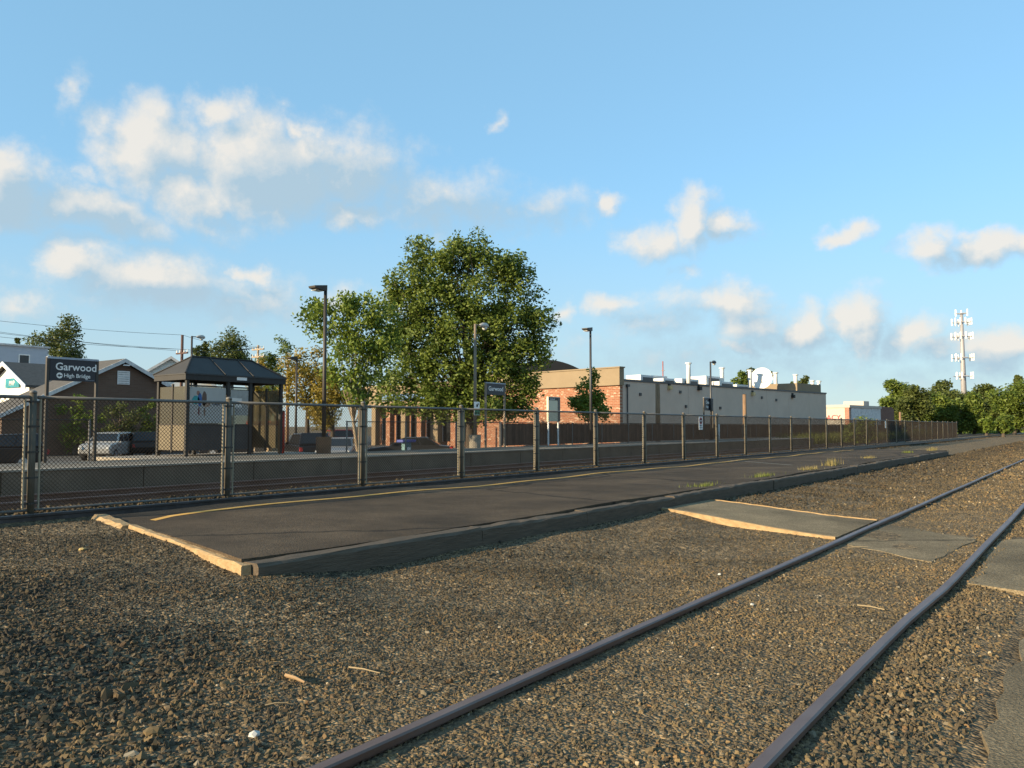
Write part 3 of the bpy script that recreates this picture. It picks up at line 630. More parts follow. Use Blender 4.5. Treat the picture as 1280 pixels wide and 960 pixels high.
def lamp(x, ytop, X, style, label, m, base_z, pot=None, headm=None):
    p = at_X(x, ytop, X); t = thing('street_lamp', label, 'street lamp', (X, p.y, base_z)); h = p.z-base_z
    MB().tube([(0, 0, 0), (0, 0, h)], [.075, .055], 10, m).build('pole', None, t, smooth=True)
    MB().box(-.14, .14, -.14, .14, 0, .04, m).build('base_plate', None, t)
    if style == 'box':
        MB().box(-.03, .03, -.12, -.04, h-.12, h-.04, m).build('arm', None, t)
        hd = MB(); hd.prism([(-.06, h+.02), (-.06, h-.17), (-.2, h-.2), (-.58, h-.13), (-.6, h-.06)], 'x', -.17, .17, m); hd.build('lamp_head', None, t, bevel=.012)
        MB().box(-.12, .12, -.52, -.2, h-.205, h-.19, mat('lamp_lens', (.55, .55, .5), .3)).build('lens', None, t)
    else:
        MB().tube([(0, 0, h-.04), (0, .22, h-.03), (0, .34, h-.02)], .028, 8, m).build('arm', None, t, smooth=True)
        hd = MB(); c = headm or m; pts = [(0, .28, h-.02), (0, .36, h-.02), (0, .5, h-.0), (0, .7, h-.0), (0, .82, h-.02), (0, .88, h-.03)]; hd.tube(pts, [.03, .07, .11, .125, .09, .02], 12, c); hd.build('lamp_head', None, t, smooth=True)
        MB().tube([(0, .64, h-.06), (0, .64, h-.14), (0, .64, h-.2)], [.1, .105, .05], 12, mat('lamp_lens', (.55, .55, .5), .3)).build('lens', None, t, smooth=True)
    if pot: MB().tube([(0, 0, 0), (0, 0, .55)], [.24, .26], 18, pot).build('footing', None, t, smooth=False)
    return t
lamp(407, 358, -21.05, 'box', 'dark lamp post with square head rising behind the feathery small tree', BRONZE, FP_Z, mat('brick_footing', (.2, .11, .06), .9))
l2 = lamp(594, 405, -21.05, 'cobra', 'tan lamp post with round head and pale footing before the big tree', TANPOLE, FP_Z, CONC, mat('lamp_silver', (.45, .42, .38), .5, metal=.3))
lamp(738, 410, -21.05, 'box', 'dark lamp post with square head before the sapling at the brick store', DKGREY, FP_Z)
lamp(888, 452, -21.05, 'cobra', 'grey lamp post with round head before the warehouse wall', DKGREY, FP_Z)
lamp(240, 420, -44, 'cobra', 'far brown lamp post rising above the shelter roof', BRONZE, -.5, None, mat('lamp_silver', (.45, .42, .38), .5))
lamp(371, 446, -37, 'box', 'short dark lamp post in the lot before the yellowing trees', BRONZE, -.5)
s = thing('platform_notice', 'small white and green notice fixed to the tan lamp post', 'sign', (-20.96, l2.location.y, at_X(597, 519, -20.96).z))
MB().box(-.012, .012, -.16, .18, 0, .56, WHITE).build('plate', None, s); MB().box(.012, .017, -.16, .18, .02, .28, mat('sign_green', (.02, .2, .1), .5)).build('green_band', None, s)
MB().box(.012, .018, -.04, .04, .34, .45, BLACK).build('pictogram', None, s); text('P', .2, BLACK, s, (.0135, .03, .36))
for y in (-.1, .06): MB().box(.018, .022, y, y+.07, .05, .14, BLACK).build('pictogram', None, s)

# sign on the fence: no trespassing roundel
p = at_X(876, 537, FX+.06); s = thing('warning_sign', 'white sign with a red and black roundel wired to the chain link fence', 'sign', (FX+.062, p.y, p.z)); w, h = .34, .47
MB().box(-.004, .004, -w/2, w/2, 0, h, WHITE).build('plate', None, s); n = 24
mb = MB(); mb.poly([(.006, .13*math.cos(2*math.pi*k/n), .32+.13*math.sin(2*math.pi*k/n)) for k in range(n)], [list(range(n))], mat('sign_red', (.45, .02, .03), .5)); mb.build('roundel', None, s)
mb = MB(); mb.poly([(.009, .095*math.cos(2*math.pi*k/n), .32+.095*math.sin(2*math.pi*k/n)) for k in range(n)], [list(range(n))], BLACK); mb.box(.01, .012, -.08, .08, .305, .335, WHITE); mb.build('pictogram', None, s)
text('NO', .09, BLACK, s, (.0065, 0, .115), bold=.015, align='CENTER'); text('TRESPASSING', .042, BLACK, s, (.0065, 0, .05), bold=.01, align='CENTER')
p = at_X(1107, 534, FX+.06); s = thing('fence_notice', 'small white notice on the distant end of the chain link fence', 'sign', (FX+.062, p.y, p.z))
MB().box(-.004, .004, -.15, .15, -.05, .42, WHITE).build('plate', None, s); text('!', .25, BLACK, s, (.006, 0, .1), bold=.01, align='CENTER')
p = at_X(899, 550, -20.2); mk = thing('marker_post', 'slim white marker post on the far platform beside the warning sign', 'post', (-20.2, p.y, FP_Z)); MB().tube([(0, 0, 0), (0, 0, 1.05)], .045, 10, WHITE).build('post', None, mk, smooth=True); MB().tube([(0, 0, 1.05), (0, 0, 1.1)], [.05, .02], 10, DKGREY).build('cap', None, mk, smooth=True)

# waiting shelter
SY0 = at_X(233, 533, -22.2).y; SY1 = at_X(350.5, 533, -22.2).y; SL = SY1-SY0; SW = 1.55
sh = thing('waiting_shelter', 'black framed waiting shelter with hipped roof on the far platform', 'shelter', (-22.2, SY0, FP_Z)); EV = 2.33
SGL = glass_mat('shelter_glass', (.72, .72, .68), .06, .05, .95); TINT = mat('tan_translucent', (.135, .108, .066), .7, var=.12)
b1 = at_X(284, 533, -22.2).y-SY0; b2 = at_X(312, 533, -22.2).y-SY0
for (x, y) in ((0, 0), (0, b1), (0, b2), (0, SL), (-SW, 0), (-SW, SL), (-SW, SL*.36), (-SW, SL*.68)):
    MB().box(x-.05, x+.05, y-.05, y+.05, -.02, EV, BLACK).build('post', None, sh, bevel=.006)
for (x0, x1, y0, y1) in ((.052, -.052, -.12, SL+.12),): pass
MB().box(-.03, .1, -.12, SL+.12, EV-.02, EV+.19, BLACK).box(-SW-.1, -SW+.03, -.12, SL+.12, EV-.02, EV+.19, BLACK).box(-SW+.032, -.032, -.12, -.0, EV-.018, EV+.188, BLACK).box(-SW+.032, -.032, SL, SL+.12, EV-.018, EV+.188, BLACK).build('fascia', None, sh)
e0, e1, xw, xe, zr = -.14, SL+.14, -SW-.12, .12, EV+.76; ym0, ym1 = .62, SL-.62; xm = -SW/2; ze = EV+.17
ROOFP = mat('shelter_roof', (.04, .038, .036), .75, var=.1)
for nm, pts in (('roof_panel', [(xe, e0, ze), (xe, e1, ze), (xm, ym1, zr), (xm, ym0, zr)]), ('roof_panel', [(xw, e1, ze), (xw, e0, ze), (xm, ym0, zr), (xm, ym1, zr)]), ('roof_panel', [(xw, e0, ze), (xe, e0, ze), (xm, ym0, zr)]), ('roof_panel', [(xe, e1, ze), (xw, e1, ze), (xm, ym1, zr)])):
    n = len(pts); lo = [(a, b, c-.03) for a, b, c in pts]; MB().poly(pts+lo, [list(range(n)), list(range(2*n-1, n-1, -1))]+[[i, n+i, n+(i+1) % n, (i+1) % n] for i in range(n)], ROOFP).build(nm, None, sh)
def rib(a, b): MB().tube([a, b], .028, 6, BLACK).build('roof_rib', None, sh)
for a, b in (((xe, e0, ze), (xm, ym0, zr)), ((xe, e1, ze), (xm, ym1, zr)), ((xw, e0, ze), (xm, ym0, zr)), ((xw, e1, ze), (xm, ym1, zr)), ((xm, ym0, zr), (xm, ym1, zr)), ((xe, SL*.36, ze), (xm, SL*.36, zr)), ((xe, SL*.66, ze), (xm, SL*.66, zr))): rib((a[0], a[1], a[2]+.012), (b[0], b[1], b[2]+.012))
for y in (ym0, ym1): MB().tube([(xm, y, zr), (xm, y, zr+.1)], [.05, .01], 8, BLACK).build('roof_finial', None, sh)
MB().box(.102, .108, b1+.25, b1+.62, EV+.04, EV+.14, WHITE).build('name_plate', None, sh)
def bay(y0, y1, x, kick, upper, nm='front'):
    MB().box(x-.015, x+.015, y0+.06, y1-.06, .17, .93, kick).build('kick_panel', None, sh); MB().box(x-.008, x+.008, y0+.06, y1-.06, .97, 2.12, upper).build('glass_panel', None, sh)
    MB().box(x-.025, x+.025, y0+.055, y1-.055, .93, .97, BLACK).box(x-.025, x+.025, y0+.055, y1-.055, 2.12, 2.16, BLACK).build('glazing_bar', None, sh)
KDARK = mat('dark_kick_panel', (.035, .033, .032), .6)
bay(0, b1, 0, KDARK, SGL); bay(b1, b2, 0, KDARK, SGL)
for a, b in ((0, SL*.36), (SL*.36, SL*.68), (SL*.68, SL)): bay(a, b, -SW, KDARK, SGL)
for y in (0, SL):
    for a, b in ((-SW, -SW/2), (-SW/2, 0)):
        MB().box(a+.06, b-.06, y-.015, y+.015, .17, .93, TINT).build('kick_panel', None, sh); MB().box(a+.06, b-.06, y-.008, y+.008, .97, 2.12, glass_mat('dusty_glass', (.5, .46, .34), .2, .04, .82)).build('glass_panel', None, sh)
    MB().box(-SW/2-.03, -SW/2+.03, y-.026, y+.026, .1, 2.2, BRONZE).build('mullion', None, sh); MB().box(-SW+.05, -.05, y-.022, y+.022, .932, .968, BRONZE).build('glazing_bar', None, sh)
MB().box(-SW+.15, -SW+.55, .4, 2.4, .42, .47, BRONZE).build('bench', None, sh)
# poster of people in the front bay, notices in the next
po = MB().box(.009, .016, .08, b1-.08, 1.0, 2.1, mat('poster_white', (.36, .36, .34), .6, var=.05)).build('poster', None, sh)
def patch(y0, y1, z0, z1, c, nm='poster_shape', n=10, x=.0):
    cy, cz = (y0+y1)/2, (z0+z1)/2; mb = MB(); mb.poly([(x, cy+(y1-y0)/2*math.cos(2*math.pi*k/n)*random.uniform(.85, 1), cz+(z1-z0)/2*math.sin(2*math.pi*k/n)*random.uniform(.85, 1)) for k in range(n)], [list(range(n))], mat(nm+str(c), c, .6, var=.1)); mb.build(nm, None, po)
for a in ((.14, .42, 1.55, 1.85, (.02, .25, .26)), (.34, .5, 1.5, 1.95, (.03, .10, .28)), (.48, .66, 1.5, 2.0, (.10, .06, .045)), (.3, .42, 1.85, 2.0, (.25, .13, .09)), (.5, .8, 1.48, 1.66, (.3, .2, .14)), (.22, .32, 1.25, 1.5, (.4, .36, .33)), (.40, .5, 1.2, 1.5, (.38, .34, .32)), (.36, .42, 1.22, 1.52, (.12, .03, .03)), (.55, .62, 1.2, 1.5, (.16, .1, .07)), (.85, 1.15, 1.55, 1.6, (.05, .07, .1))): patch(*a, x=.0175)
for (y0, y1, z0, z1, c) in ((b1+.1, b1+.75, 1.25, 2.05, (.3, .3, .28)), (b1+.15, b1+.5, 1.5, 1.8, (.62, .6, .56)), (b1+.2, b1+.45, 1.83, 1.9, (.1, .1, .1))):
    MB().box(.009, .013+c[0]*.012, y0, y1, z0, z1, mat('notice%.2f' % c[0], c, .7)).build('notice', None, sh)

# ticket machines and red post beside the shelter
for i, (x, lab) in enumerate(((321.5, 'red topped ticket machine seen through the shelter glass beside the bench'), (342, 'red topped ticket machine on a tan post nearer the red bollard'))):
    p = at_X(x, 533, -25.0); t = thing('ticket_machine', lab, 'ticket machine', (-25.0, p.y, -.5)); k = 0
    MB().box(-.16, .16, -.2, .2, 0, 1.65, TAN if i else TANPOLE).build('pedestal', None, t, bevel=.02)
    MB().box(-.22, .22, -.3, .3, 1.655, 1.9, WHITE).build('screen_panel', None, t, bevel=.02); MB().box(-.24, .24, -.32, .32, 1.905, 2.2, mat('machine_red', (.5, .035, .02), .5)).build('red_header', None, t, bevel=.03)
    MB().box(.222, .227, -.22, .22, 1.7, 1.78, DKGREY).build('slot', None, t)
p = at_X(353.5, 566, -22.4); t = thing('red_post', 'slender red painted post beside the waiting shelter', 'post', (-22.4, p.y, FP_Z-.02)); MB().tube([(0, 0, 0), (0, 0, 1.42)], .055, 12, mat('machine_red', (.5, .035, .02), .5)).build('post', None, t, smooth=True); MB().tube([(0, 0, 1.42), (0, 0, 1.46)], [.06, .03], 12, BRONZE).build('cap', None, t, smooth=True)
p = at_X(508, 562, -24.5); t = thing('pay_station', 'teal parking pay station with a blue top beside the dark parked car', 'pay station', (-24.5, p.y, -.5)); MB().box(-.14, .14, -.17, .17, 0, 1.3, mat('teal_box', (.10, .2, .22), .5)).build('cabinet', None, t, bevel=.02); MB().box(-.2, .2, -.42, .42, 1.3, 1.42, mat('blue_top', (.08, .1, .35), .5)).build('hood', None, t, bevel=.03); MB().box(.142, .15, -.1, .1, .8, 1.1, WHITE).build('screen_panel', None, t)

# ================================================================ BUILDINGS
GLASSD = mat('dark_window', (.02, .022, .026), .15, var=.1)
# brick store with the long grey side wall (one building, local +y along the side wall)
C = at_d(775, 533, 62); C.z = -.5
ST = thing('brick_store', 'brick store with tan cornice and long grey side wall', 'building', C, -R(9.16)); TOPF, TOPW, WL = 6.65, 5.6, 36.7
BR = brick_mat('store_brick', (.26, .10, .055), (.33, .15, .085), (.34, .25, .18), 1.0)
nt = BR.node_tree; b = nt.nodes['Principled BSDF']; src = b.inputs['Base Color'].links[0].from_socket      # pale flecked bricks
vn = nt.nodes.new('ShaderNodeTexVoronoi'); vn.inputs['Scale'].default_value = 1; mp = nt.nodes.new('ShaderNodeMapping'); mp.inputs['Scale'].default_value = (4.2, 4.2, 12); nt.links.new(nt.nodes.new('ShaderNodeTexCoord').outputs['Object'], mp.inputs[0]); nt.links.new(mp.outputs[0], vn.inputs['Vector'])
sp = nt.nodes.new('ShaderNodeSeparateColor'); nt.links.new(vn.outputs['Color'], sp.inputs[0]); rp = nt.nodes.new('ShaderNodeValToRGB'); rp.color_ramp.elements[0].position = .86; rp.color_ramp.elements[1].position = .92; nt.links.new(sp.outputs[0], rp.inputs[0])
mx = nt.nodes.new('ShaderNodeMix'); mx.data_type = 'RGBA'; nt.links.new(rp.outputs[0], mx.inputs[0]); nt.links.new(src, mx.inputs[6]); mx.inputs[7].default_value = (.46, .33, .24, 1); nt.links.new(mx.outputs[2], b.inputs['Base Color'])
MB().box(-16.5, 0, 0, .35, 0, 5.3, BR).build('brick_facade', None, ST)
MB().box(-16.6, .12, -.18, .40, 5.3, TOPF-.1, TAN).box(-16.65, .2, -.26, .45, TOPF-.1, TOPF, TAN).box(-16.6, .16, -.24, .36, 5.2, 5.32, TAN).build('cornice', None, ST)
MB().box(-36, -16.7, 2.6, 2.9, 0, 4.0, brick_mat('store_brick_b', (.30, .12, .07), (.36, .18, .11), (.36, .28, .2))).build('recessed_wall', None, ST)
MB().box(-36, -16.7, -.3, 3.0, 4.0, 6.0, TAN).box(-36.1, -16.66, -.45, 3.0, 6.0, 6.3, TAN).build('sign_band', None, ST)
MB().box(-31, -22, -.36, -.31, 4.6, 5.3, mat('store_sign_blue', (.10, .18, .32), .5)).build('store_sign', None, ST)
for i in range(8): MB().box(-35.6+i*2.6, -35.0+i*2.6+.1, -.25, .35, 0, 3.98, TAN if i % 2 else BR).build('column', None, ST)
for i in range(7):
    x = -34.8+i*2.6; w = MB().box(x, x+1.7, 2.52, 2.59, .5, 3.2, GLASSD).build('shop_window', None, ST); MB().box(x-.06, x, 2.48, 2.58, .45, 3.25, WHITE).box(x+1.7, x+1.76, 2.48, 2.58, .45, 3.25, WHITE).box(x, x+1.7, 2.49, 2.58, 3.2, 3.25, WHITE).build('frame', None, w)
y = .36; k = 0
while y < WL-.5:
    L_ = min(4.6, WL-y); m_ = MB().box(-.3, 0, .012, L_-.012, 0, TOPW-.06, GREYW).build('wall_panel', None, ST); m_.location = (.0, y, 0); y += L_; k += 1
MB().box(-.27, -.03, .36, WL, 0, TOPW-.08, DKGREY).build('wall_core', None, ST)
MB().box(-.36, .06, .42, WL+.05, TOPW-.06, TOPW+.1, DKGREY).build('parapet_cap', None, ST)
MB().box(-36, -.3, .36, WL, 5.0, 5.2, DKGREY).build('roof', None, ST); MB().box(-36, -.3, WL-.3, WL, 0, 5.6, GREYW).box(-36, -35.7, 3.0, WL-.3, 0, 5.6, GREYW).build('rear_wall', None, ST)
MB().tube([(.07, .9, .2), (.07, .9, TOPW-.5)], .05, 8, DKGREY).box(.02, .2, .75, 1.05, TOPW-.5, TOPW-.3, DKGREY).build('downpipe', None, ST)
def local(px, py, lx):        # where a pixel meets the vertical plane local x = lx of the store
    d = ray(px, py); M = Matrix.Rotation(R(9.16), 3, 'Z'); o = M@(EYE-C); dd = M@d; t = (lx-o.x)/dd.x; return o+dd*t
for px, py, on in ((836, 484, 1), (873, 485, 0), (940, 492, 1), (990, 495, 0)):
    q = local(px, py, 0); MB().box(.0, .28, q.y-.18, q.y+.18, q.z-.2, q.z+.12, mat('wall_lamp_tan', (.5, .38, .18), .5) if on else BLACK).box(.0, .12, q.y-.12, q.y+.12, q.z+.12, q.z+.3, BLACK).build('wall_lamp', None, ST)
for px, py in ((800, 493), (857, 508), (850, 490), (900, 510), (952, 497), (970, 500)):
    q = local(px, py, 0); MB().box(.0, .1, q.y-.12, q.y+.12, q.z-.12, q.z+.12, DKGREY).build('wall_vent', None, ST)
MB().box(-36, -.4, WL-6, WL-.35, 5.2, 6.55, TAN).build('rear_parapet', None, ST)
# roof things
M9 = Matrix.Rotation(-R(9.16), 3, 'Z')
def roof_at(px, back): q = local(px, 500, -back); return C+M9@Vector((-back, q.y, 5.2))
HV = mat('hvac_white', (.66, .66, .63), .5, var=.08)
for px, w, h, back, lab in ((800, 1.6, 1.3, 4, 'small white rooftop air unit next to the tan cornice'), (812, 2.2, 1.5, 6, 'wide white rooftop air unit second from the tan cornice'), (828, 1.5, 1.15, 4, 'small white rooftop air unit at the foot of the red mast'), (850, 2.4, 1.3, 5, 'wide white rooftop air unit between red mast and first vent pipe'), (880, 2.2, 1.75, 5, 'tallest white rooftop air unit, beside the grey lamp post head'), (896, 2.2, 1.2, 4, 'low white rooftop air unit beside the second vent pipe'), (917, 2.6, 1.2, 6, 'low wide rooftop air unit before the peeping trees')):
    t = thing('rooftop_unit', lab, 'air conditioner', roof_at(px, back), -R(9.16), 'air conditioners on the store roof')
    MB().box(-w/2, w/2, -w*.6, w*.6, .1, h, HV).build('housing', None, t, bevel=.03); MB().box(-w/2-.05, w/2+.05, -w*.63, w*.63, 0, .1, DKGREY).build('curb', None, t); MB().box(w/2, w/2+.02, -w*.4, w*.5, .3, h-.2, DKGREY).build('grille', None, t)
for px, h, back, lab in ((861, 2.6, 3, 'tall roof vent pipe between the air units, first from the cornice'), (903, 2.6, 4, 'roof vent pipe just past the round headed lamp post'), (938, 2.5, 3, 'roof vent pipe standing just before the satellite dish'), (970, 2.5, 3, 'roof vent pipe standing just past the satellite dish'), (995, 2.5, 3, 'roof vent pipe by the round tree over the warehouse end'), (1016, 2.0, 3, 'short roof vent pipe, second from the warehouse end'), (1024, 2.0, 3, 'short roof vent pipe at the very end of the warehouse')):
    t = thing('roof_vent', lab, 'vent pipe', roof_at(px, back), 0, 'vent pipes on the store roof'); MB().tube([(0, 0, 0), (0, 0, h-.4), (0, 0, h)], .2, 10, HV).build('pipe', None, t, smooth=True); MB().tube([(0, 0, h), (0, 0, h+.12)], .3, 10, HV).build('cap', None, t)
def dish(px, r, back, label, off=0):
    p = roof_at(px, back); t = thing('satellite_dish', label, 'satellite dish', p, -R(5)); MB().tube([(0, 0, 0), (0, 0, 1.4)], .07, 8, DKGREY).build('mast', None, t); mb = MB(); n = 20; vs = [(0, .0, 0)]; fs = []
    for ring in (1, 2, 3):
        for k in range(n): a = 2*math.pi*k/n; rr = r*ring/3; vs.append((rr*math.cos(a), -.16*(rr/r)**2, rr*math.sin(a)))
    for k in range(n): fs.append((0, 1+k, 1+(k+1) % n))
    for q in (0, 1):
        for k in range(n): fs.append((1+q*n+k, 1+(q+1)*n+k, 1+(q+1)*n+(k+1) % n, 1+q*n+(k+1) % n))
    mb.poly(vs, fs, HV); d = mb.build('dish', None, t, smooth=True); d.location = (0, -.1, 1.75); d.rotation_euler = (-R(12), 0, R(8)); MB().tube([(0, -.05, 1.2), (.3, -.9, 1.7)], .03, 6, DKGREY).build('feed_arm', None, t)
dish(953, 1.15, 2.5, 'large round white satellite dish on the store roof edge')
t = thing('roof_mast', 'thin red roof mast between air conditioners on the store', 'mast', roof_at(829, 5)); MB().tube([(0, 0, 0), (0, 0, 2.9)], .05, 6, mat('mast_red', (.3, .08, .06), .6)).build('pole', None, t); MB().box(-.15, .15, -.03, .03, 2.0, 2.06, DKGREY).build('crossbar', None, t)
# dark arched roof beyond the cornice
p = at_d(684, 533, 90); p.z = -.5; t = thing('arched_hall', 'dark barrel roofed hall behind the brick store', 'building', p, R(53))
n = 18; arc = [(-5.5+11*k/n, 7.6+2.9*math.sin(math.pi*(.12+.76*k/n))-1.0) for k in range(n+1)]
MB().prism([(-5.5, 0), (5.5, 0), (5.5, 7.4), (-5.5, 7.4)], 'y', 0, 14, BRONZE).build('wall', None, t); MB().prism(arc+[(5.5, 7.3), (-5.5, 7.3)], 'y', -.2, 14.2, BLACK).build('roof', None, t)

# white and brick shop further on
C2 = at_d(1062, 533, 110); C2.z = -.5; t = thing('white_shop', 'white shop with red lettering and a brick base behind the warehouse', 'building', C2, -R(9.16)); h = 5.0
CREAM = mat('cream_wall', (.46, .42, .36), .85, var=.05); BR2 = brick_mat('shop_brick', (.3, .12, .075), (.37, .18, .12), (.4, .32, .26)); BR2y = brick_mat('shop_brick_side', (.16, .08, .06), (.2, .11, .085), (.2, .17, .15), 1, 'y')
MB().box(-16, -.6, 0, .3, 1.7, h, CREAM).build('facade', None, t); MB().box(-16, -.6, -.03, .3, 0, 1.7, BR2).build('brick_base', None, t); MB().box(-.6, 0, -.05, .5, 0, h-.3, BR2).build('corner_pier', None, t)
for i in range(3): MB().box(-.25, .02, .6+i*3.5, .6+i*3.5+3.45, 1.8, h-.4, mat('pale_grey_panel', (.55, .56, .56), .8)).build('side_panel', None, t)
MB().box(-.28, -.02, .5, 16.4, 0, h-.42, BR2y).build('brick_side', None, t); MB().box(-16.1, .12, -.12, 11.2, h-.4, h-.05, CREAM).build('parapet', None, t); MB().box(-16, -.3, .3, 16.4, h-.8, h-.5, DKGREY).build('roof', None, t); MB().box(-10, -.2, 11.25, 16.5, 0, h-.1, BR2y).build('end_bay', None, t)
MB().box(-5, -2, 10, 12, h-.5, h+.75, CREAM).build('penthouse', None, t)
text('BBQ  PHARMACY', 1.0, mat('sign_red', (.45, .02, .03), .5), t, (-1.2, -.04, 2.9), rot=(R(90), 0, 0), align='RIGHT', depth=.03)
# white gabled house and its grey blue neighbour, brown gable building
def gable(name, label, loc, rz, w, d, eave, peak, wallm, roofm, trim, over=.35):
    t = thing(name, label, 'building', loc, rz); wl = MB(); wl.prism([(-w/2, 0), (w/2, 0), (w/2, eave), (0, peak-.12), (-w/2, eave)], 'y', 0, d, wallm); wl.build('wall', None, t)
    sl = (peak-eave)/(w/2); rf = MB()
    for s in (-1, 1):
        x1 = s*(w/2+over); z1 = peak-sl*(w/2+over)
        rf.poly([(0, -over, peak), (x1, -over, z1), (x1, d+over, z1), (0, d+over, peak), (0, -over, peak+.16), (x1, -over, z1+.16), (x1, d+over, z1+.16), (0, d+over, peak+.16)], [(0,1,2,3),(7,6,5,4),(0,4,5,1),(1,5,6,2),(2,6,7,3),(3,7,4,0)], roofm)
    ro = rf.build('roof', None, t)
    for s in (-1, 1):
        x1 = s*(w/2+over); z1 = peak-sl*(w/2+over); MB().poly([(0, -over-.06, peak-.12), (x1, -over-.06, z1-.12), (x1, -over-.06, z1+.17), (0, -over-.06, peak+.17), (0, -over-.005, peak-.12), (x1, -over-.005, z1-.12), (x1, -over-.005, z1+.17), (0, -over-.005, peak+.17)], [(0,1,2,3),(7,6,5,4),(0,4,5,1),(1,5,6,2),(2,6,7,3),(3,7,4,0)], trim).build('barge_board', None, ro)
    return t
ROOF = mat('shingle_roof', (.085, .078, .07), .9, var=.2, scale=4); SIDING = mat('white_siding', (.74, .72, .66), .8, var=.04, scale=2)
p = at_d(8, 533, 70); p.z = -.5; hz = (at_d(8, 455, 70).z+.5)/1.27
t = gable('white_house', 'white gabled house with a teal sign and dark roof', p, R(0), 6.6, 8, hz-1.55, hz, SIDING, ROOF, WHITE)
sg = MB().box(-.1, 2.0, -.12, -.02, 4.22, 4.86, mat('teal_sign', (.02, .22, .27), .5)).build('sign_board', None, t); text('MVP', .46, WHITE, sg, (.95, -.13, 4.37), rot=(R(90), 0, 0), align='CENTER', bold=.01)
t.scale = (1.27, 1.27, 1.27)
for x in (-2.4, .2): w = MB().box(x, x+1.0, -.05, -.01, .9, 2.3, GLASSD).build('window', None, t); MB().box(x-.1, x+1.1, -.08, -.045, .8, .9, WHITE).box(x-.1, x+1.1, -.08, -.045, 2.3, 2.4, WHITE).build('frame', None, w)
MB().box(3.32, 3.7, -.3, 8.2, 2.6, 2.8, WHITE).build('eave_trim', None, t)
p = at_d(57, 533, 95); p.z = -.5; bz = at_d(57, 435, 95).z+.5; GB = mat('blue_grey_siding', (.40, .44, .50), .8, var=.04)
t = thing('grey_house', 'flat roofed blue grey house behind the white gabled one', 'building', p, 0); MB().box(-9, 0, -22, 0, 0, bz, GB).build('wall', None, t); MB().box(-9.2, .2, -22.2, .2, bz, bz+.2, mat('roof_edge', (.5, .5, .5), .7)).build('roof_edge', None, t)
for yy in (-2.6, -6.0, -9.5):
    w = MB().box(.0, .05, yy-.5, yy+.5, bz-2.4, bz-1.0, GLASSD).build('window', None, t); MB().box(.01, .08, yy-.62, yy-.5, bz-2.5, bz-.9, WHITE).box(.01, .08, yy+.5, yy+.62, bz-2.5, bz-.9, WHITE).box(.012, .075, yy-.5, yy+.5, bz-1.02, bz-.9, WHITE).build('frame', None, w)
p = at_X(152, 533, -58); p.z = -.5; hz = at_X(152, 451, -58).z+.5
BRB = brick_mat('brown_brick', (.135, .085, .06), (.165, .105, .075), (.15, .11, .085))
t = gable('brown_building', 'brown brick building with a white trimmed gable behind the shelter', p, R(90), 16, 3.5, hz-4.05, hz, BRB, ROOF, mat('trim_grey', (.55, .54, .52), .7), .3)
w = MB().box(-.42, .5, -.05, -.01, hz-1.75, hz-.75, WHITE).build('gable_vent', None, t)
for k in range(6): MB().box(-.36, .44, -.08, -.05, hz-1.7+k*.16, hz-1.62+k*.16, mat('louvre', (.5, .5, .48), .7)).build('slat', None, w)
MB().box(-.2, .25, -.5, -.38, hz-.38, hz-.3, WHITE).build('gable_lamp', None, t)
p = at_d(212, 533, 84); p.z = -.5; hz = at_d(212, 447, 84).z+.5
t = gable('tan_roof_house', 'distant house with a tan roof seen over the shelter', p, R(60), 9, 8, hz-3, hz, SIDING, mat('tan_shingle', (.26, .21, .155), .9, var=.15), mat('trim_grey', (.55, .54, .52), .7))

# cell tower
p = at_d(1206, 533, 300); p.z = -.5; H = at_d(1206, 390, 300).z+.5; t = thing('cell_tower', 'tall steel monopole cell tower with four rings of antennas', 'cell tower', p)
TW = mat('tower_steel', (.34, .33, .34), .6, metal=.2, var=.1); AN = mat('antenna_white', (.72, .70, .64), .5)
MB().tube([(0, 0, 0), (0, 0, H*.6), (0, 0, H)], [1.25, .8, .5], 12, TW).build('pole', None, t, smooth=True)
for py, rr, na in ((402, 2.6, 9), (420, 2.9, 9), (447, 3.0, 8), (470, 2.6, 6), (391, 1.2, 3)):
    z = at_d(1206, py, 300).z+.5; ring = MB()
    for s in range(3):
        a = s*2*math.pi/3+.5; d = Vector((math.cos(a), math.sin(a), 0)); q = Vector((-d.y, d.x, 0)); ring.tube([d*.4+Vector((0, 0, z)), d*rr+Vector((0, 0, z))], .15, 6, TW); ring.tube([d*rr-q*2.0+Vector((0, 0, z)), d*rr+q*2.0+Vector((0, 0, z))], .13, 6, TW)
    rg = ring.build('antenna_mount', None, t)
    for k in range(na):
        s = k % 3; a = s*2*math.pi/3+.5; d = Vector((math.cos(a), math.sin(a), 0)); q = Vector((-d.y, d.x, 0)); c = d*(rr+.2)+q*((k//3)*1.7-1.7); MB().box(c.x-.22, c.x+.22, c.y-.22, c.y+.22, z-1.1, z+1.5, AN).build('antenna', None, rg)

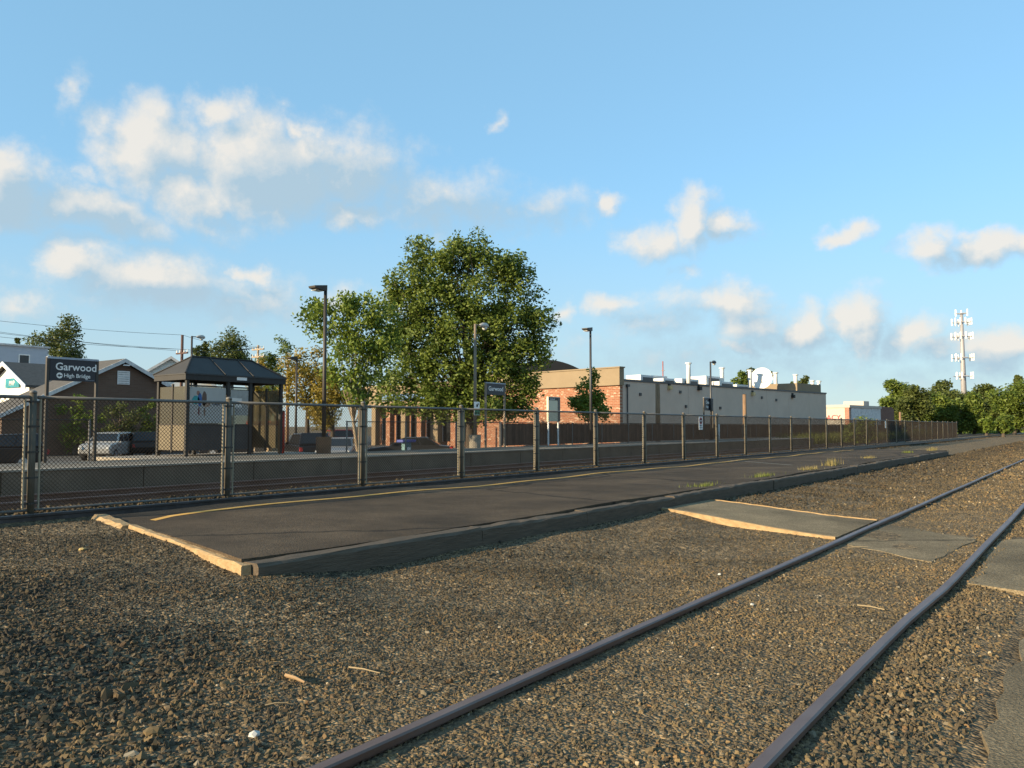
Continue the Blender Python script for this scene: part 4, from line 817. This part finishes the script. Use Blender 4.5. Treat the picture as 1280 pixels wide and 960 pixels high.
# utility poles and wires
def upole(px, ytop, dist, label, arms, m=WOODP, r=.14, base=-.5):
    p = at_d(px, 533, dist); h = at_d(px, ytop, dist).z-base; t = thing('utility_pole', label, 'utility pole', (p.x, p.y, base)); MB().tube([(0, 0, 0), (0, 0, h)], [r, r*.75], 10, m).build('pole', None, t, smooth=True)
    for dz, half in arms:
        a = MB().box(-half*.8, half*.8, -.07, .07, h-dz-.06, h-dz+.06, m).build('crossarm', None, t)
        for s in (-1, -.4, .4, 1): MB().tube([(s*half*.76, 0, h-dz+.06), (s*half*.76, 0, h-dz+.28)], [.06, .03], 6, HV).build('insulator', None, a)
    return t, h
DKW = mat('dark_wood_pole', (.09, .05, .04), .9)
uA, hA = upole(225.5, 418, 65, 'dark utility pole with one crossarm rising behind the shelter', ((1.5, 1.0),), DKW)
uB, hB = upole(321, 431, 75, 'pale utility pole with two crossarms among the background trees', ((.4, 1.1), (1.1, 1.1)), mat('pale_wood_pole', (.33, .26, .18), .9))
upole(359, 453, 62, 'bare brown pole beside the yellowing trees', (), WOODP)
for px, yt, X, lab in ((822, 480, -22.3, 'plain wooden pole before the warehouse, nearer the brick store'), (930.5, 493, -22.3, 'plain wooden pole before the warehouse beside the tall weeds'), (1125, 515, -22.3, 'short wooden pole near the far end of the chain link fence')):
    p = at_X(px, yt, X); t = thing('wood_post', lab, 'pole', (X, p.y, -.5)); MB().tube([(0, 0, 0), (0, 0, p.z+.5)], [.17, .14], 10, WOODP).build('pole', None, t, smooth=True); MB().tube([(0, 0, p.z+.5), (0, 0, p.z+.54)], [.15, .05], 10, BRONZE).build('cap', None, t)
def wire(a, b, sag, label, r=.013):
    a, b = Vector(a), Vector(b); o = MB().tube([a+(b-a)*(i/14)-Vector((0, 0, sag*4*(i/14)*(1-i/14))) for i in range(15)], r, 4, BLACK).build('power_line'); tag(o, label, 'power line', 'power lines strung over the lot'); return o
tA = uA.location+Vector((0, 0, hA)); tB = uB.location+Vector((0, 0, hB))
spots_ = ('tip', 'outer arm end', 'inner arm end', 'arm middle')
for k, (px, py, dz, dx) in enumerate(((-330, 352, 0, 0), (-330, 356, 1.5, -.76), (-330, 364, 1.5, .76), (-330, 375, 1.45, .3))):
    e = at_d(px, py, 55); wire(e, tA+Vector((dx, 0, -dz+(.25 if dz else 0))), .6, 'power line from over the houses to the %s of the dark utility pole' % spots_[k]); wire(tA+Vector((dx, 0, -dz+(.25 if dz else 0))), tB+Vector((dx, 0, -.4+.25)), .3, 'power line from the dark pole %s to the pale pole' % spots_[k])

# ================================================================ VEHICLES
GLS = mat('car_glass', (.015, .017, .02), .08, var=.05); TYRE = mat('tyre', (.02, .02, .02), .8); RIM = mat('wheel_rim', (.4, .4, .4), .35, metal=.6); LAMPW = mat('headlamp', (.6, .6, .58), .15); LAMPR = mat('tail_lamp', (.35, .02, .02), .3)
def car(name, label, px, dist, heading, paint, kind='sedan', dz=0):
    p = at_d(px, 533, dist); v = Vector((p.x, p.y, 0)).normalized(); lft = Vector((-v.y, v.x, 0)); a = R(heading)   # heading 0 = away, 90 = to the left
    ax = v*math.cos(a)+lft*math.sin(a); t = thing(name, label, 'car', (p.x, p.y, -.5+dz), math.atan2(-ax.x, ax.y))
    W2 = .9
    if kind == 'suv': low = [(-2.2, .4), (-2.25, .7), (-2.2, 1.02), (1.0, 1.05), (2.05, .95), (2.25, .75), (2.25, .4), (1.9, .3), (-1.9, .3)]; gh = [(-2.15, 1.03), (.95, 1.04), (.25, 1.62), (-1.9, 1.66)]
    else: low = [(-2.3, .38), (-2.35, .7), (-2.2, .93), (-1.5, .98), (1.0, .95), (2.1, .82), (2.3, .62), (2.28, .36), (1.9, .26), (-1.9, .26)]; gh = [(-1.75, .95), (1.05, .93), (.25, 1.40), (-.95, 1.42)]
    PM = mat(name+paint[0], paint[1], .3, metal=.3, var=.04)
    MB().prism(low, 'x', -W2, W2, PM).build('body', None, t, bevel=.07)
    n = len(gh); vs = [(-W2+.03 if z < 1.1 else -W2+.2, y, z) for y, z in gh]+[(W2-.03 if z < 1.1 else W2-.2, y, z) for y, z in gh]
    MB().poly(vs, [list(range(n))[::-1], [n+i for i in range(n)]]+[[i, (i+1) % n, n+(i+1) % n, n+i] for i in range(n)], PM).build('cabin', None, t, bevel=.05)
    (y0, z0), (y1, z1), (y2, z2), (y3, z3) = gh; f = lambda A, B, u: (A[0]+(B[0]-A[0])*u, A[1]+(B[1]-A[1])*u)
    for s in (-1, 1):
        for (u0, u1) in ((.06, .36), (.39, .66), (.69, .95)):
            bl, br = f(gh[0], gh[1], u0), f(gh[0], gh[1], u1); tl, tr = f(gh[3], gh[2], u0), f(gh[3], gh[2], u1)
            q = [f(bl, tl, .12), f(br, tr, .12), f(br, tr, .86), f(bl, tl, .86)]; xx = lambda z: s*(W2-.03-.17*(z-z0)/(z2-z0)+.012)
            MB().poly([(xx(z), y, z) for y, z in q], [(0, 1, 2, 3)], GLS).build('side_window', None, t)
    for (A, B, nm, o_) in ((gh[1], gh[2], 'windscreen', .015), (gh[0], gh[3], 'rear_window', -.015)):
        a_, b_ = f(A, B, .12), f(A, B, .9); MB().poly([(-W2+.14, a_[0]+o_, a_[1]+.012), (W2-.14, a_[0]+o_, a_[1]+.012), (W2-.26, b_[0]+o_, b_[1]+.012), (-W2+.26, b_[0]+o_, b_[1]+.012)], [(0, 1, 2, 3)], GLS).build(nm, None, t)
    for s in (-1, 1):
        for y in (-1.35, 1.4):
            w = MB().tube([(s*(W2-.2), y, .34), (s*(W2+.02), y, .34)], .34, 18, TYRE).build('wheel', None, t); MB().tube([(s*(W2+.02), y, .34), (s*(W2+.035), y, .34)], .21, 14, RIM).build('rim', None, w)
        MB().box(s*.82-.16*(s > 0), s*.82+.16*(s < 0), 2.2, 2.31, .66, .8, LAMPW).build('headlight', None, t); MB().box(s*.86-.14*(s > 0), s*.86+.14*(s < 0), -2.38, -2.24, .7, .9, LAMPR).build('tail_light', None, t)
        MB().box(s*(W2+.02)-.09, s*(W2+.02)+.09, .75, .87, 1.0, 1.12, PM).build('mirror', None, t)
    return t
car('parked_car', 'silver parked sport utility car behind the low fence', 136, 48.8, 161, ('silver', (.42, .40, .37)), 'suv')
car('parked_car', 'black parked sport utility car below the large station sign', -12, 37, 88, ('black', (.012, .012, .014)), 'suv')
car('parked_car', 'black parked car tail end beside the silver one', 176, 52, 10, ('black', (.012, .012, .014)), 'suv')
car('parked_car', 'pale parked sedan facing the far platform beside the footed lamp post', 424, 42, 172, ('white', (.25, .25, .25)), 'sedan')
car('parked_car', 'black parked sport utility car between shelter and pale sedan', 384, 44, 12, ('black', (.012, .012, .014)), 'suv')
car('parked_car', 'dark grey parked sedan in front of the columned storefront', 512, 44, 85, ('grey', (.03, .033, .038)), 'sedan')
car('parked_car', 'red parked car half hidden behind the pale sedan', 418, 62, 20, ('red', (.35, .02, .015)), 'suv', .1)
car('parked_car', 'dark parked car behind the shelter glass', 300, 50, 80, ('black', (.012, .012, .014)), 'suv')

# ================================================================ VEGETATION
LG = leaf_mat('leaf_green', (.042, .082, .012), (.21, .26, .045)); LY = leaf_mat('leaf_yellow', (.10, .10, .014), (.40, .29, .05)); LD = leaf_mat('leaf_dark', (.035, .055, .014), (.15, .175, .04)); LB = leaf_mat('leaf_bright', (.06, .11, .014), (.24, .30, .045))
def leaves(C_, n_per, sig, L_, W_, droop=0.0, seed=0):
    r = np.random.default_rng(seed); n = len(C_)*n_per; c = np.repeat(C_, n_per, 0)+np.clip(r.normal(0, 1, (n, 3)), -1.5, 1.5)*np.array(sig)
    a = r.normal(0, 1, (n, 3)); a[:, 2] = a[:, 2]*.6-droop; a /= np.linalg.norm(a, axis=1)[:, None]
    b = r.normal(0, 1, (n, 3)); b = np.cross(a, b); b /= np.linalg.norm(b, axis=1)[:, None]
    s = r.uniform(.6, 1.3, (n, 1)); a = a*s*L_/2; b = b*s*W_/2
    v = np.stack([c-a, c+b-a*.1, c+a, c-b-a*.1], 1).reshape(-1, 3); cl = np.repeat(r.uniform(0, 1, len(C_)), n_per)
    return v, np.clip(.45*r.uniform(0, 1, n)+.55*cl, 0, 1)
def leaf_mesh(name, v, var, m):
    nf = len(v)//4; me = bpy.data.meshes.new(name); me.vertices.add(len(v)); me.vertices.foreach_set('co', v.ravel()); me.loops.add(nf*4); me.loops.foreach_set('vertex_index', np.arange(nf*4)); me.polygons.add(nf); me.polygons.foreach_set('loop_start', np.arange(0, nf*4, 4)); me.update(calc_edges=True)
    at = me.attributes.new('var', 'FLOAT', 'FACE'); at.data.foreach_set('value', var.astype(np.float32)); me.materials.append(m); return me
def tree(name, label, base, blobs, ncl, n_per, leaf, m, trunk_h, trunk_r, seed, group=None, droop=0.0, sig=.3, limbs=18, lean=(0, 0), inner=.5, cat='tree', bark=BARK):
    r = np.random.default_rng(seed); t = thing(name, label, cat, base, 0, group); B = np.array(blobs, float); w = (B[:, 3]*B[:, 4]*B[:, 5])**.67; idx = r.choice(len(B), ncl, p=w/w.sum())
    d = r.normal(0, 1, (ncl, 3)); d /= np.linalg.norm(d, axis=1)[:, None]; rad = inner+(1-inner)*r.uniform(0, 1, (ncl, 1))**.6
    Cc = B[idx, :3]+d*rad*B[idx, 3:6]; v, var = leaves(Cc, n_per, sig, leaf, leaf*.5, droop, seed+1); obj('crown', leaf_mesh('crown', v, var, m), t)
    tr = MB(); top = Vector((lean[0], lean[1], trunk_h)); tr.tube([(0, 0, -.1), (0, 0, .2), top*.5+Vector((0, 0, .1)), top], [trunk_r*1.35, trunk_r, trunk_r*.85, trunk_r*.6], 9, bark)
    zc = B[:, 2].mean()
    for k in range(limbs):
        e = Vector(Cc[r.integers(ncl)]); st_ = top*float(r.uniform(.62, 1.0)); mid = st_+(e-st_)*.5+Vector((0, 0, .12*(e-st_).length)); rr = trunk_r*float(r.uniform(.18, .42)); tr.tube([st_, st_+(mid-st_)*.5, mid, e], [rr, rr*.75, rr*.5, rr*.15], 5, bark)
        e2 = Vector(Cc[r.integers(ncl)])
        if (e2-mid).length < (e-st_).length: tr.tube([mid, mid+(e2-mid)*.6+Vector((0, 0, .1)), e2], [rr*.4, rr*.25, rr*.08], 4, bark)
    tr.build('trunk', None, t, smooth=True); return t
# big tree behind the far platform (about 41 m off): sizes from the pixels at that depth
def crown_px(spec, dist, base, thick=1.0):
    out = []
    for (px, py, rx, ry) in spec:
        c = at_d(px, py, dist); k = dist/F; out.append((c.x-base.x, c.y-base.y, c.z-base.z, rx*k*1.0, rx*k*thick, ry*k))
    return out
b0 = at_d(588, 533, 41); b0.z = -.5
BIG = [(590, 306, 20, 16), (575, 325, 30, 22), (526, 318, 20, 18), (540, 345, 34, 28), (505, 352, 22, 18), (612, 335, 28, 24), (640, 338, 20, 20), (655, 368, 26, 26), (600, 375, 42, 34), (548, 390, 44, 34), (505, 390, 28, 28), (668, 400, 24, 20), (635, 412, 38, 34), (585, 425, 50, 34), (530, 432, 40, 30), (498, 425, 22, 22), (672, 430, 16, 14), (655, 450, 30, 28), (608, 462, 44, 30), (560, 470, 42, 28), (515, 462, 30, 20), (650, 482, 22, 22), (600, 496, 40, 18), (545, 492, 30, 14), (605, 512, 46, 14), (648, 506, 24, 16), (560, 510, 34, 12), (502, 482, 26, 16), (490, 502, 20, 12), (526, 505, 22, 10)]
tree('large_tree', 'large leafy green tree standing behind the tan lamp post', b0, crown_px(BIG, 41, b0, 1.15), 1050, 62, .20, LG, 3.6, .27, 11, sig=.24, limbs=60, inner=.45)
b1_ = at_d(452, 533, 31); b1_.z = -.5
tree('feathery_tree', 'small feathery light green tree leaning beside the square headed lamp', b1_, crown_px([(392, 390, 20, 12), (425, 384, 26, 12), (455, 386, 26, 12), (410, 410, 26, 14), (445, 410, 30, 16), (478, 402, 22, 18), (415, 440, 18, 14), (450, 440, 30, 18), (480, 432, 20, 20), (430, 470, 26, 14), (462, 472, 24, 16), (440, 492, 22, 10)], 31, b1_), 150, 60, .17, LB, 2.9, .085, 21, droop=.8, sig=.2, limbs=22, lean=(-.25, -.35), bark=mat('pale_bark', (.28, .22, .15), .9))
b2_ = at_d(738, 533, 47); b2_.z = -.5
tree('sapling', 'slim conical sapling before the brick store wall', b2_, crown_px([(738, 472, 9, 12), (736, 490, 16, 12), (733, 503, 20, 9), (752, 500, 10, 12), (716, 503, 9, 4), (738, 515, 26, 10)], 47, b2_), 75, 50, .2, LB, 2.4, .07, 31, sig=.16, limbs=16)
def bg_tree(px, ytop, wpx, dist, label, m, seed, ybot=528, n=90, per=46, leaf=None, group='background trees', name='background_tree', conical=False, cat='tree'):
    b = at_d(px, 533, dist); b.z = -.5; r = random.Random(seed); spec = []; H_ = ybot-ytop
    for k in range(9):
        f = (k+.5)/9; wk = (1-f*.75 if conical else math.sin(math.pi*(.18+.72*f)))*wpx/2; spec.append((px+r.uniform(-.34, .34)*wpx*(.3 if conical else 1), ybot-H_*f*.93-H_*.04, wk*r.uniform(.45, .8)+1, H_*r.uniform(.10, .17)))
    return tree(name, label, b, crown_px(spec, dist, b), n, per, leaf or dist*.0036, m, max(1.2, (533-ybot+H_*.4)*dist/F+1), .02*dist*.1+.08, seed, group, sig=min(dist*.0045, wpx*dist/F*.07), limbs=10, inner=.35, cat=cat)
bg_tree(72, 400, 66, 110, 'dark round tree rising behind the grey and white houses', LD, 41, 470, 130)
bg_tree(21, 421, 12, 115, 'tiny pointed conifer above the grey house roof', LD, 42, 470, 30, conical=True)
bg_tree(289, 415, 66, 95, 'broad tree behind the shelter with a spreading crown', LD, 43, 480, 130)
bg_tree(254, 430, 24, 90, 'small tree left of the spreading tree behind the shelter', LD, 44, 480, 50)
bg_tree(345, 422, 46, 82, 'mid green tree beside the pale utility pole', LG, 45, 520, 110)
bg_tree(384, 428, 62, 58, 'yellowing tree behind the square headed lamp post', LY, 46, 530, 170)
bg_tree(416, 468, 50, 56, 'low orange tinted tree below the feathery tree', LY, 47, 535, 110)
bg_tree(330, 455, 40, 70, 'green tree seen through the shelter glass', LY, 48, 530, 90)
for i, (px, yt, w, lab) in enumerate(((920, 466, 26, 'first of the trees peeping over the warehouse roof, beside the white vents'), (942, 464, 26, 'middle tree peeping over the warehouse roof behind the dish'), (956, 465, 26, 'dark tree rising behind the satellite dish'), (998, 473, 26, 'round tree over the far end of the warehouse roof'))): bg_tree(px, yt, w, 135, lab, LD if i else LG, 50+i, 505, 60)
for i, (px, yt, w, d, m, lab, yb) in enumerate(((1124, 477, 42, 140, LG, 'rounded tree behind the brick ended shop', 530), (1138, 487, 46, 132, LD, 'dense tree just past the brick ended shop', 532), (1162, 490, 40, 165, LD, 'dark low tree between the rounded trees and the tower', 532), (1172, 496, 44, 140, LG, 'bushy bright tree beyond the fence end', 534), (1187, 479, 36, 190, LD, 'dark tree top left of the cell tower base', 520), (1200, 494, 50, 150, LD, 'tree directly before the cell tower base', 535), (1222, 484, 46, 185, LD, 'dark tree behind the pine by the tower', 525), (1218, 493, 48, 140, LG, 'layered pine like tree by the grass verge', 535), (1250, 500, 46, 150, LD, 'shaded dark tree over the grass verge', 535), (1268, 479, 60, 135, LG, 'tall broad tree beside the track at the bend', 534), (1274, 472, 16, 150, LD, 'spiky conifer tip above the broad tree', 500), (1325, 476, 80, 130, LD, 'broad tree next to the one at the bend', 534), (1400, 470, 110, 130, LG, 'wide tree further along the treeline', 534))):
    bg_tree(px, yt, w, d, lab, m, 60+i, yb, 210 if i < 11 else 140, conical=(i in (7, 10)))
for i, (px, yt, w, d, m, lab, yb) in enumerate(((95, 498, 46, 55, LB, 'bright shrub below the large station sign', 560), (150, 505, 50, 55, LD, 'dark shrub before the brown brick wall', 560), (186, 503, 26, 56, LB, 'green shrub next to the shelter wall panel', 560), (10, 508, 70, 60, LG, 'clipped hedge before the white house', 560), (1233, 522, 18, 105, LB, 'rounded bush on the grass verge', 540), (1254, 519, 26, 105, LG, 'larger bush on the grass verge by the white marker', 540), (1078, 524, 44, 66, LG, 'leafy bush behind the far end of the long fence', 556))): bg_tree(px, yt, w, d, lab, m, 90+i, yb, 60, 40, group='shrubs', name='shrub', cat='shrub')

def blades(name, pts, h, m, label, cat, kind=None, group=None, n_w=.012, seed=0, lean=.35):
    r = np.random.default_rng(seed); P = np.array(pts, float); n = len(P); hh = h*r.uniform(.45, 1.15, n); a = r.uniform(0, 2*math.pi, n); d = np.stack([np.cos(a), np.sin(a), 0*a], 1); l = np.stack([np.cos(a+1.3), np.sin(a+1.3), 0*a], 1)*(hh*r.uniform(0, lean, n))[:, None]
    up = np.array([0, 0, 1.0]); v = np.stack([P-d*n_w, P+d*n_w, P+l*.5+up*(hh*.6)[:, None]+d*n_w*.6, P+l+up*hh[:, None]], 1).reshape(-1, 3); o = obj(name, leaf_mesh(name, v, r.uniform(0, 1, n), m)); return tag(o, label, cat, group, kind)
DRY = leaf_mat('dry_grass', (.20, .17, .06), (.42, .33, .13)); GRN = leaf_mat('green_grass', (.09, .12, .02), (.22, .24, .05))
tufts = [(878, 607, .09, GRN, 'small green grass tuft on the platform edge near the crossing ramp'), (955, 595, .12, GRN, 'low green tuft further along the platform edge'), (1040, 581, .24, DRY, 'tall dry straw coloured tuft on the platform edge'), (1012, 587, .14, DRY, 'thin dry tuft beside the tall straw tuft'), (1085, 573, .14, DRY, 'flattened dry tuft past the tall straw tuft'), (1135, 566, .14, GRN, 'yellow green tuft near the far end of the platform'), (1165, 563, .2, DRY, 'dry tuft at the far end of the platform')]
for i, (px, py, h, m, lab) in enumerate(tufts):
    c = at_Z(px, py, PLAT_Z); r = np.random.default_rng(i); n = 150; pts = np.stack([c.x+r.normal(0, .09, n), c.y+r.normal(0, .35 if h < .3 else .4, n), np.full(n, PLAT_Z-.03)], 1); blades('grass_tuft', pts, h, m, lab, 'grass', group='tufts on the platform edge', seed=i, n_w=.008)
r = np.random.default_rng(99); n = 14000; X = -18.6-r.uniform(0, 1, n)**1.3*2.6; Y = 64.3+r.uniform(0, 60, n); blades('tall_weeds', np.stack([X, Y, np.full(n, -.55)], 1), 1.45, GRN, 'strip of tall green weeds beyond the far platform', None, 'stuff', n_w=.03, seed=5)
n = 9000; q0 = at_Z(1200, 541, .08); X = q0.x-r.uniform(-14, 22, n); Y = q0.y+r.uniform(-25, 60, n); k = X < -13; blades('grass_verge', np.stack([X, Y, np.full(n, .0)], 1)[k], .9, LB, 'bright grass verge beyond the end of the fence', None, 'stuff', n_w=.09, seed=6)
p = at_Z(1243, 540, .1); t = thing('track_marker', 'small white marker lying on the grass verge by the bushes', 'marker', p); MB().box(-.12, .12, -.5, .5, 0, .25, WHITE).build('base', None, t); MB().box(-.1, .1, -.45, -.2, .24, 1.2, WHITE).build('upright', None, t)

# loose litter on the ballast
def stick(x0, y0, x1, y1, r, m, label, name='twig', cat='twig'):
    a, b = at_Z(x0, y0, 0), at_Z(x1, y1, 0); up = Vector((0, 0, 1)); a.z = float(gz(a.x, a.y))+.018; b.z = float(gz(b.x, b.y))+.024; mid = (a+b)/2+up*.006; return tag(MB().tube([a, mid, b], [r, r*.9, r*.6], 5, m).build(name), label, cat)
STRAW = mat('straw', (.30, .23, .13), .8)
stick(436, 841, 475, 851, .005, STRAW, 'thin pale twig lying on the ballast near the rail'); stick(331, 891, 358, 889, .005, STRAW, 'short bleached twig on the dark ballast'); stick(357, 857, 381, 865, .012, mat('wood_chip', (.28, .18, .09), .85), 'stubby brown wood chip on the ballast', 'wood_chip', 'wood chip')
stick(1072, 765, 1106, 772, .006, STRAW, 'pale straw lying between the siding rails'); stick(1060, 690, 1085, 690, .006, STRAW, 'bleached straw near the crossing between the rails')
for i, (x, y, s, lab) in enumerate(((899, 718, .02, 'white paper scrap on the ballast near the ramp'), (940, 755, .022, 'crumpled white scrap between the siding rails'), (418, 716, .028, 'white pebble below the platform corner timber'), (318, 912, .03, 'pale stone chip lying on the dark ballast'), (102, 719, .035, 'yellowish stone lying on the ballast by the platform end'))):
    p = at_Z(x, y, .05); p.z = float(gz(p.x, p.y))+.012; bm = __import__('bmesh').new(); __import__('bmesh').ops.create_icosphere(bm, subdivisions=1, radius=s)
    for v in bm.verts: v.co *= random.uniform(.7, 1.2); v.co.z *= .5
    me = bpy.data.meshes.new('scrap'); bm.to_mesh(me); bm.free(); me.materials.append(mat('ochre_stone', (.5, .36, .14), .9) if i == 4 else mat('dull_white', (.5, .48, .43), .8)); o = obj('stone_chip' if i > 1 else 'paper_scrap', me); o.location = p; tag(o, lab, 'stone' if i > 1 else 'litter')
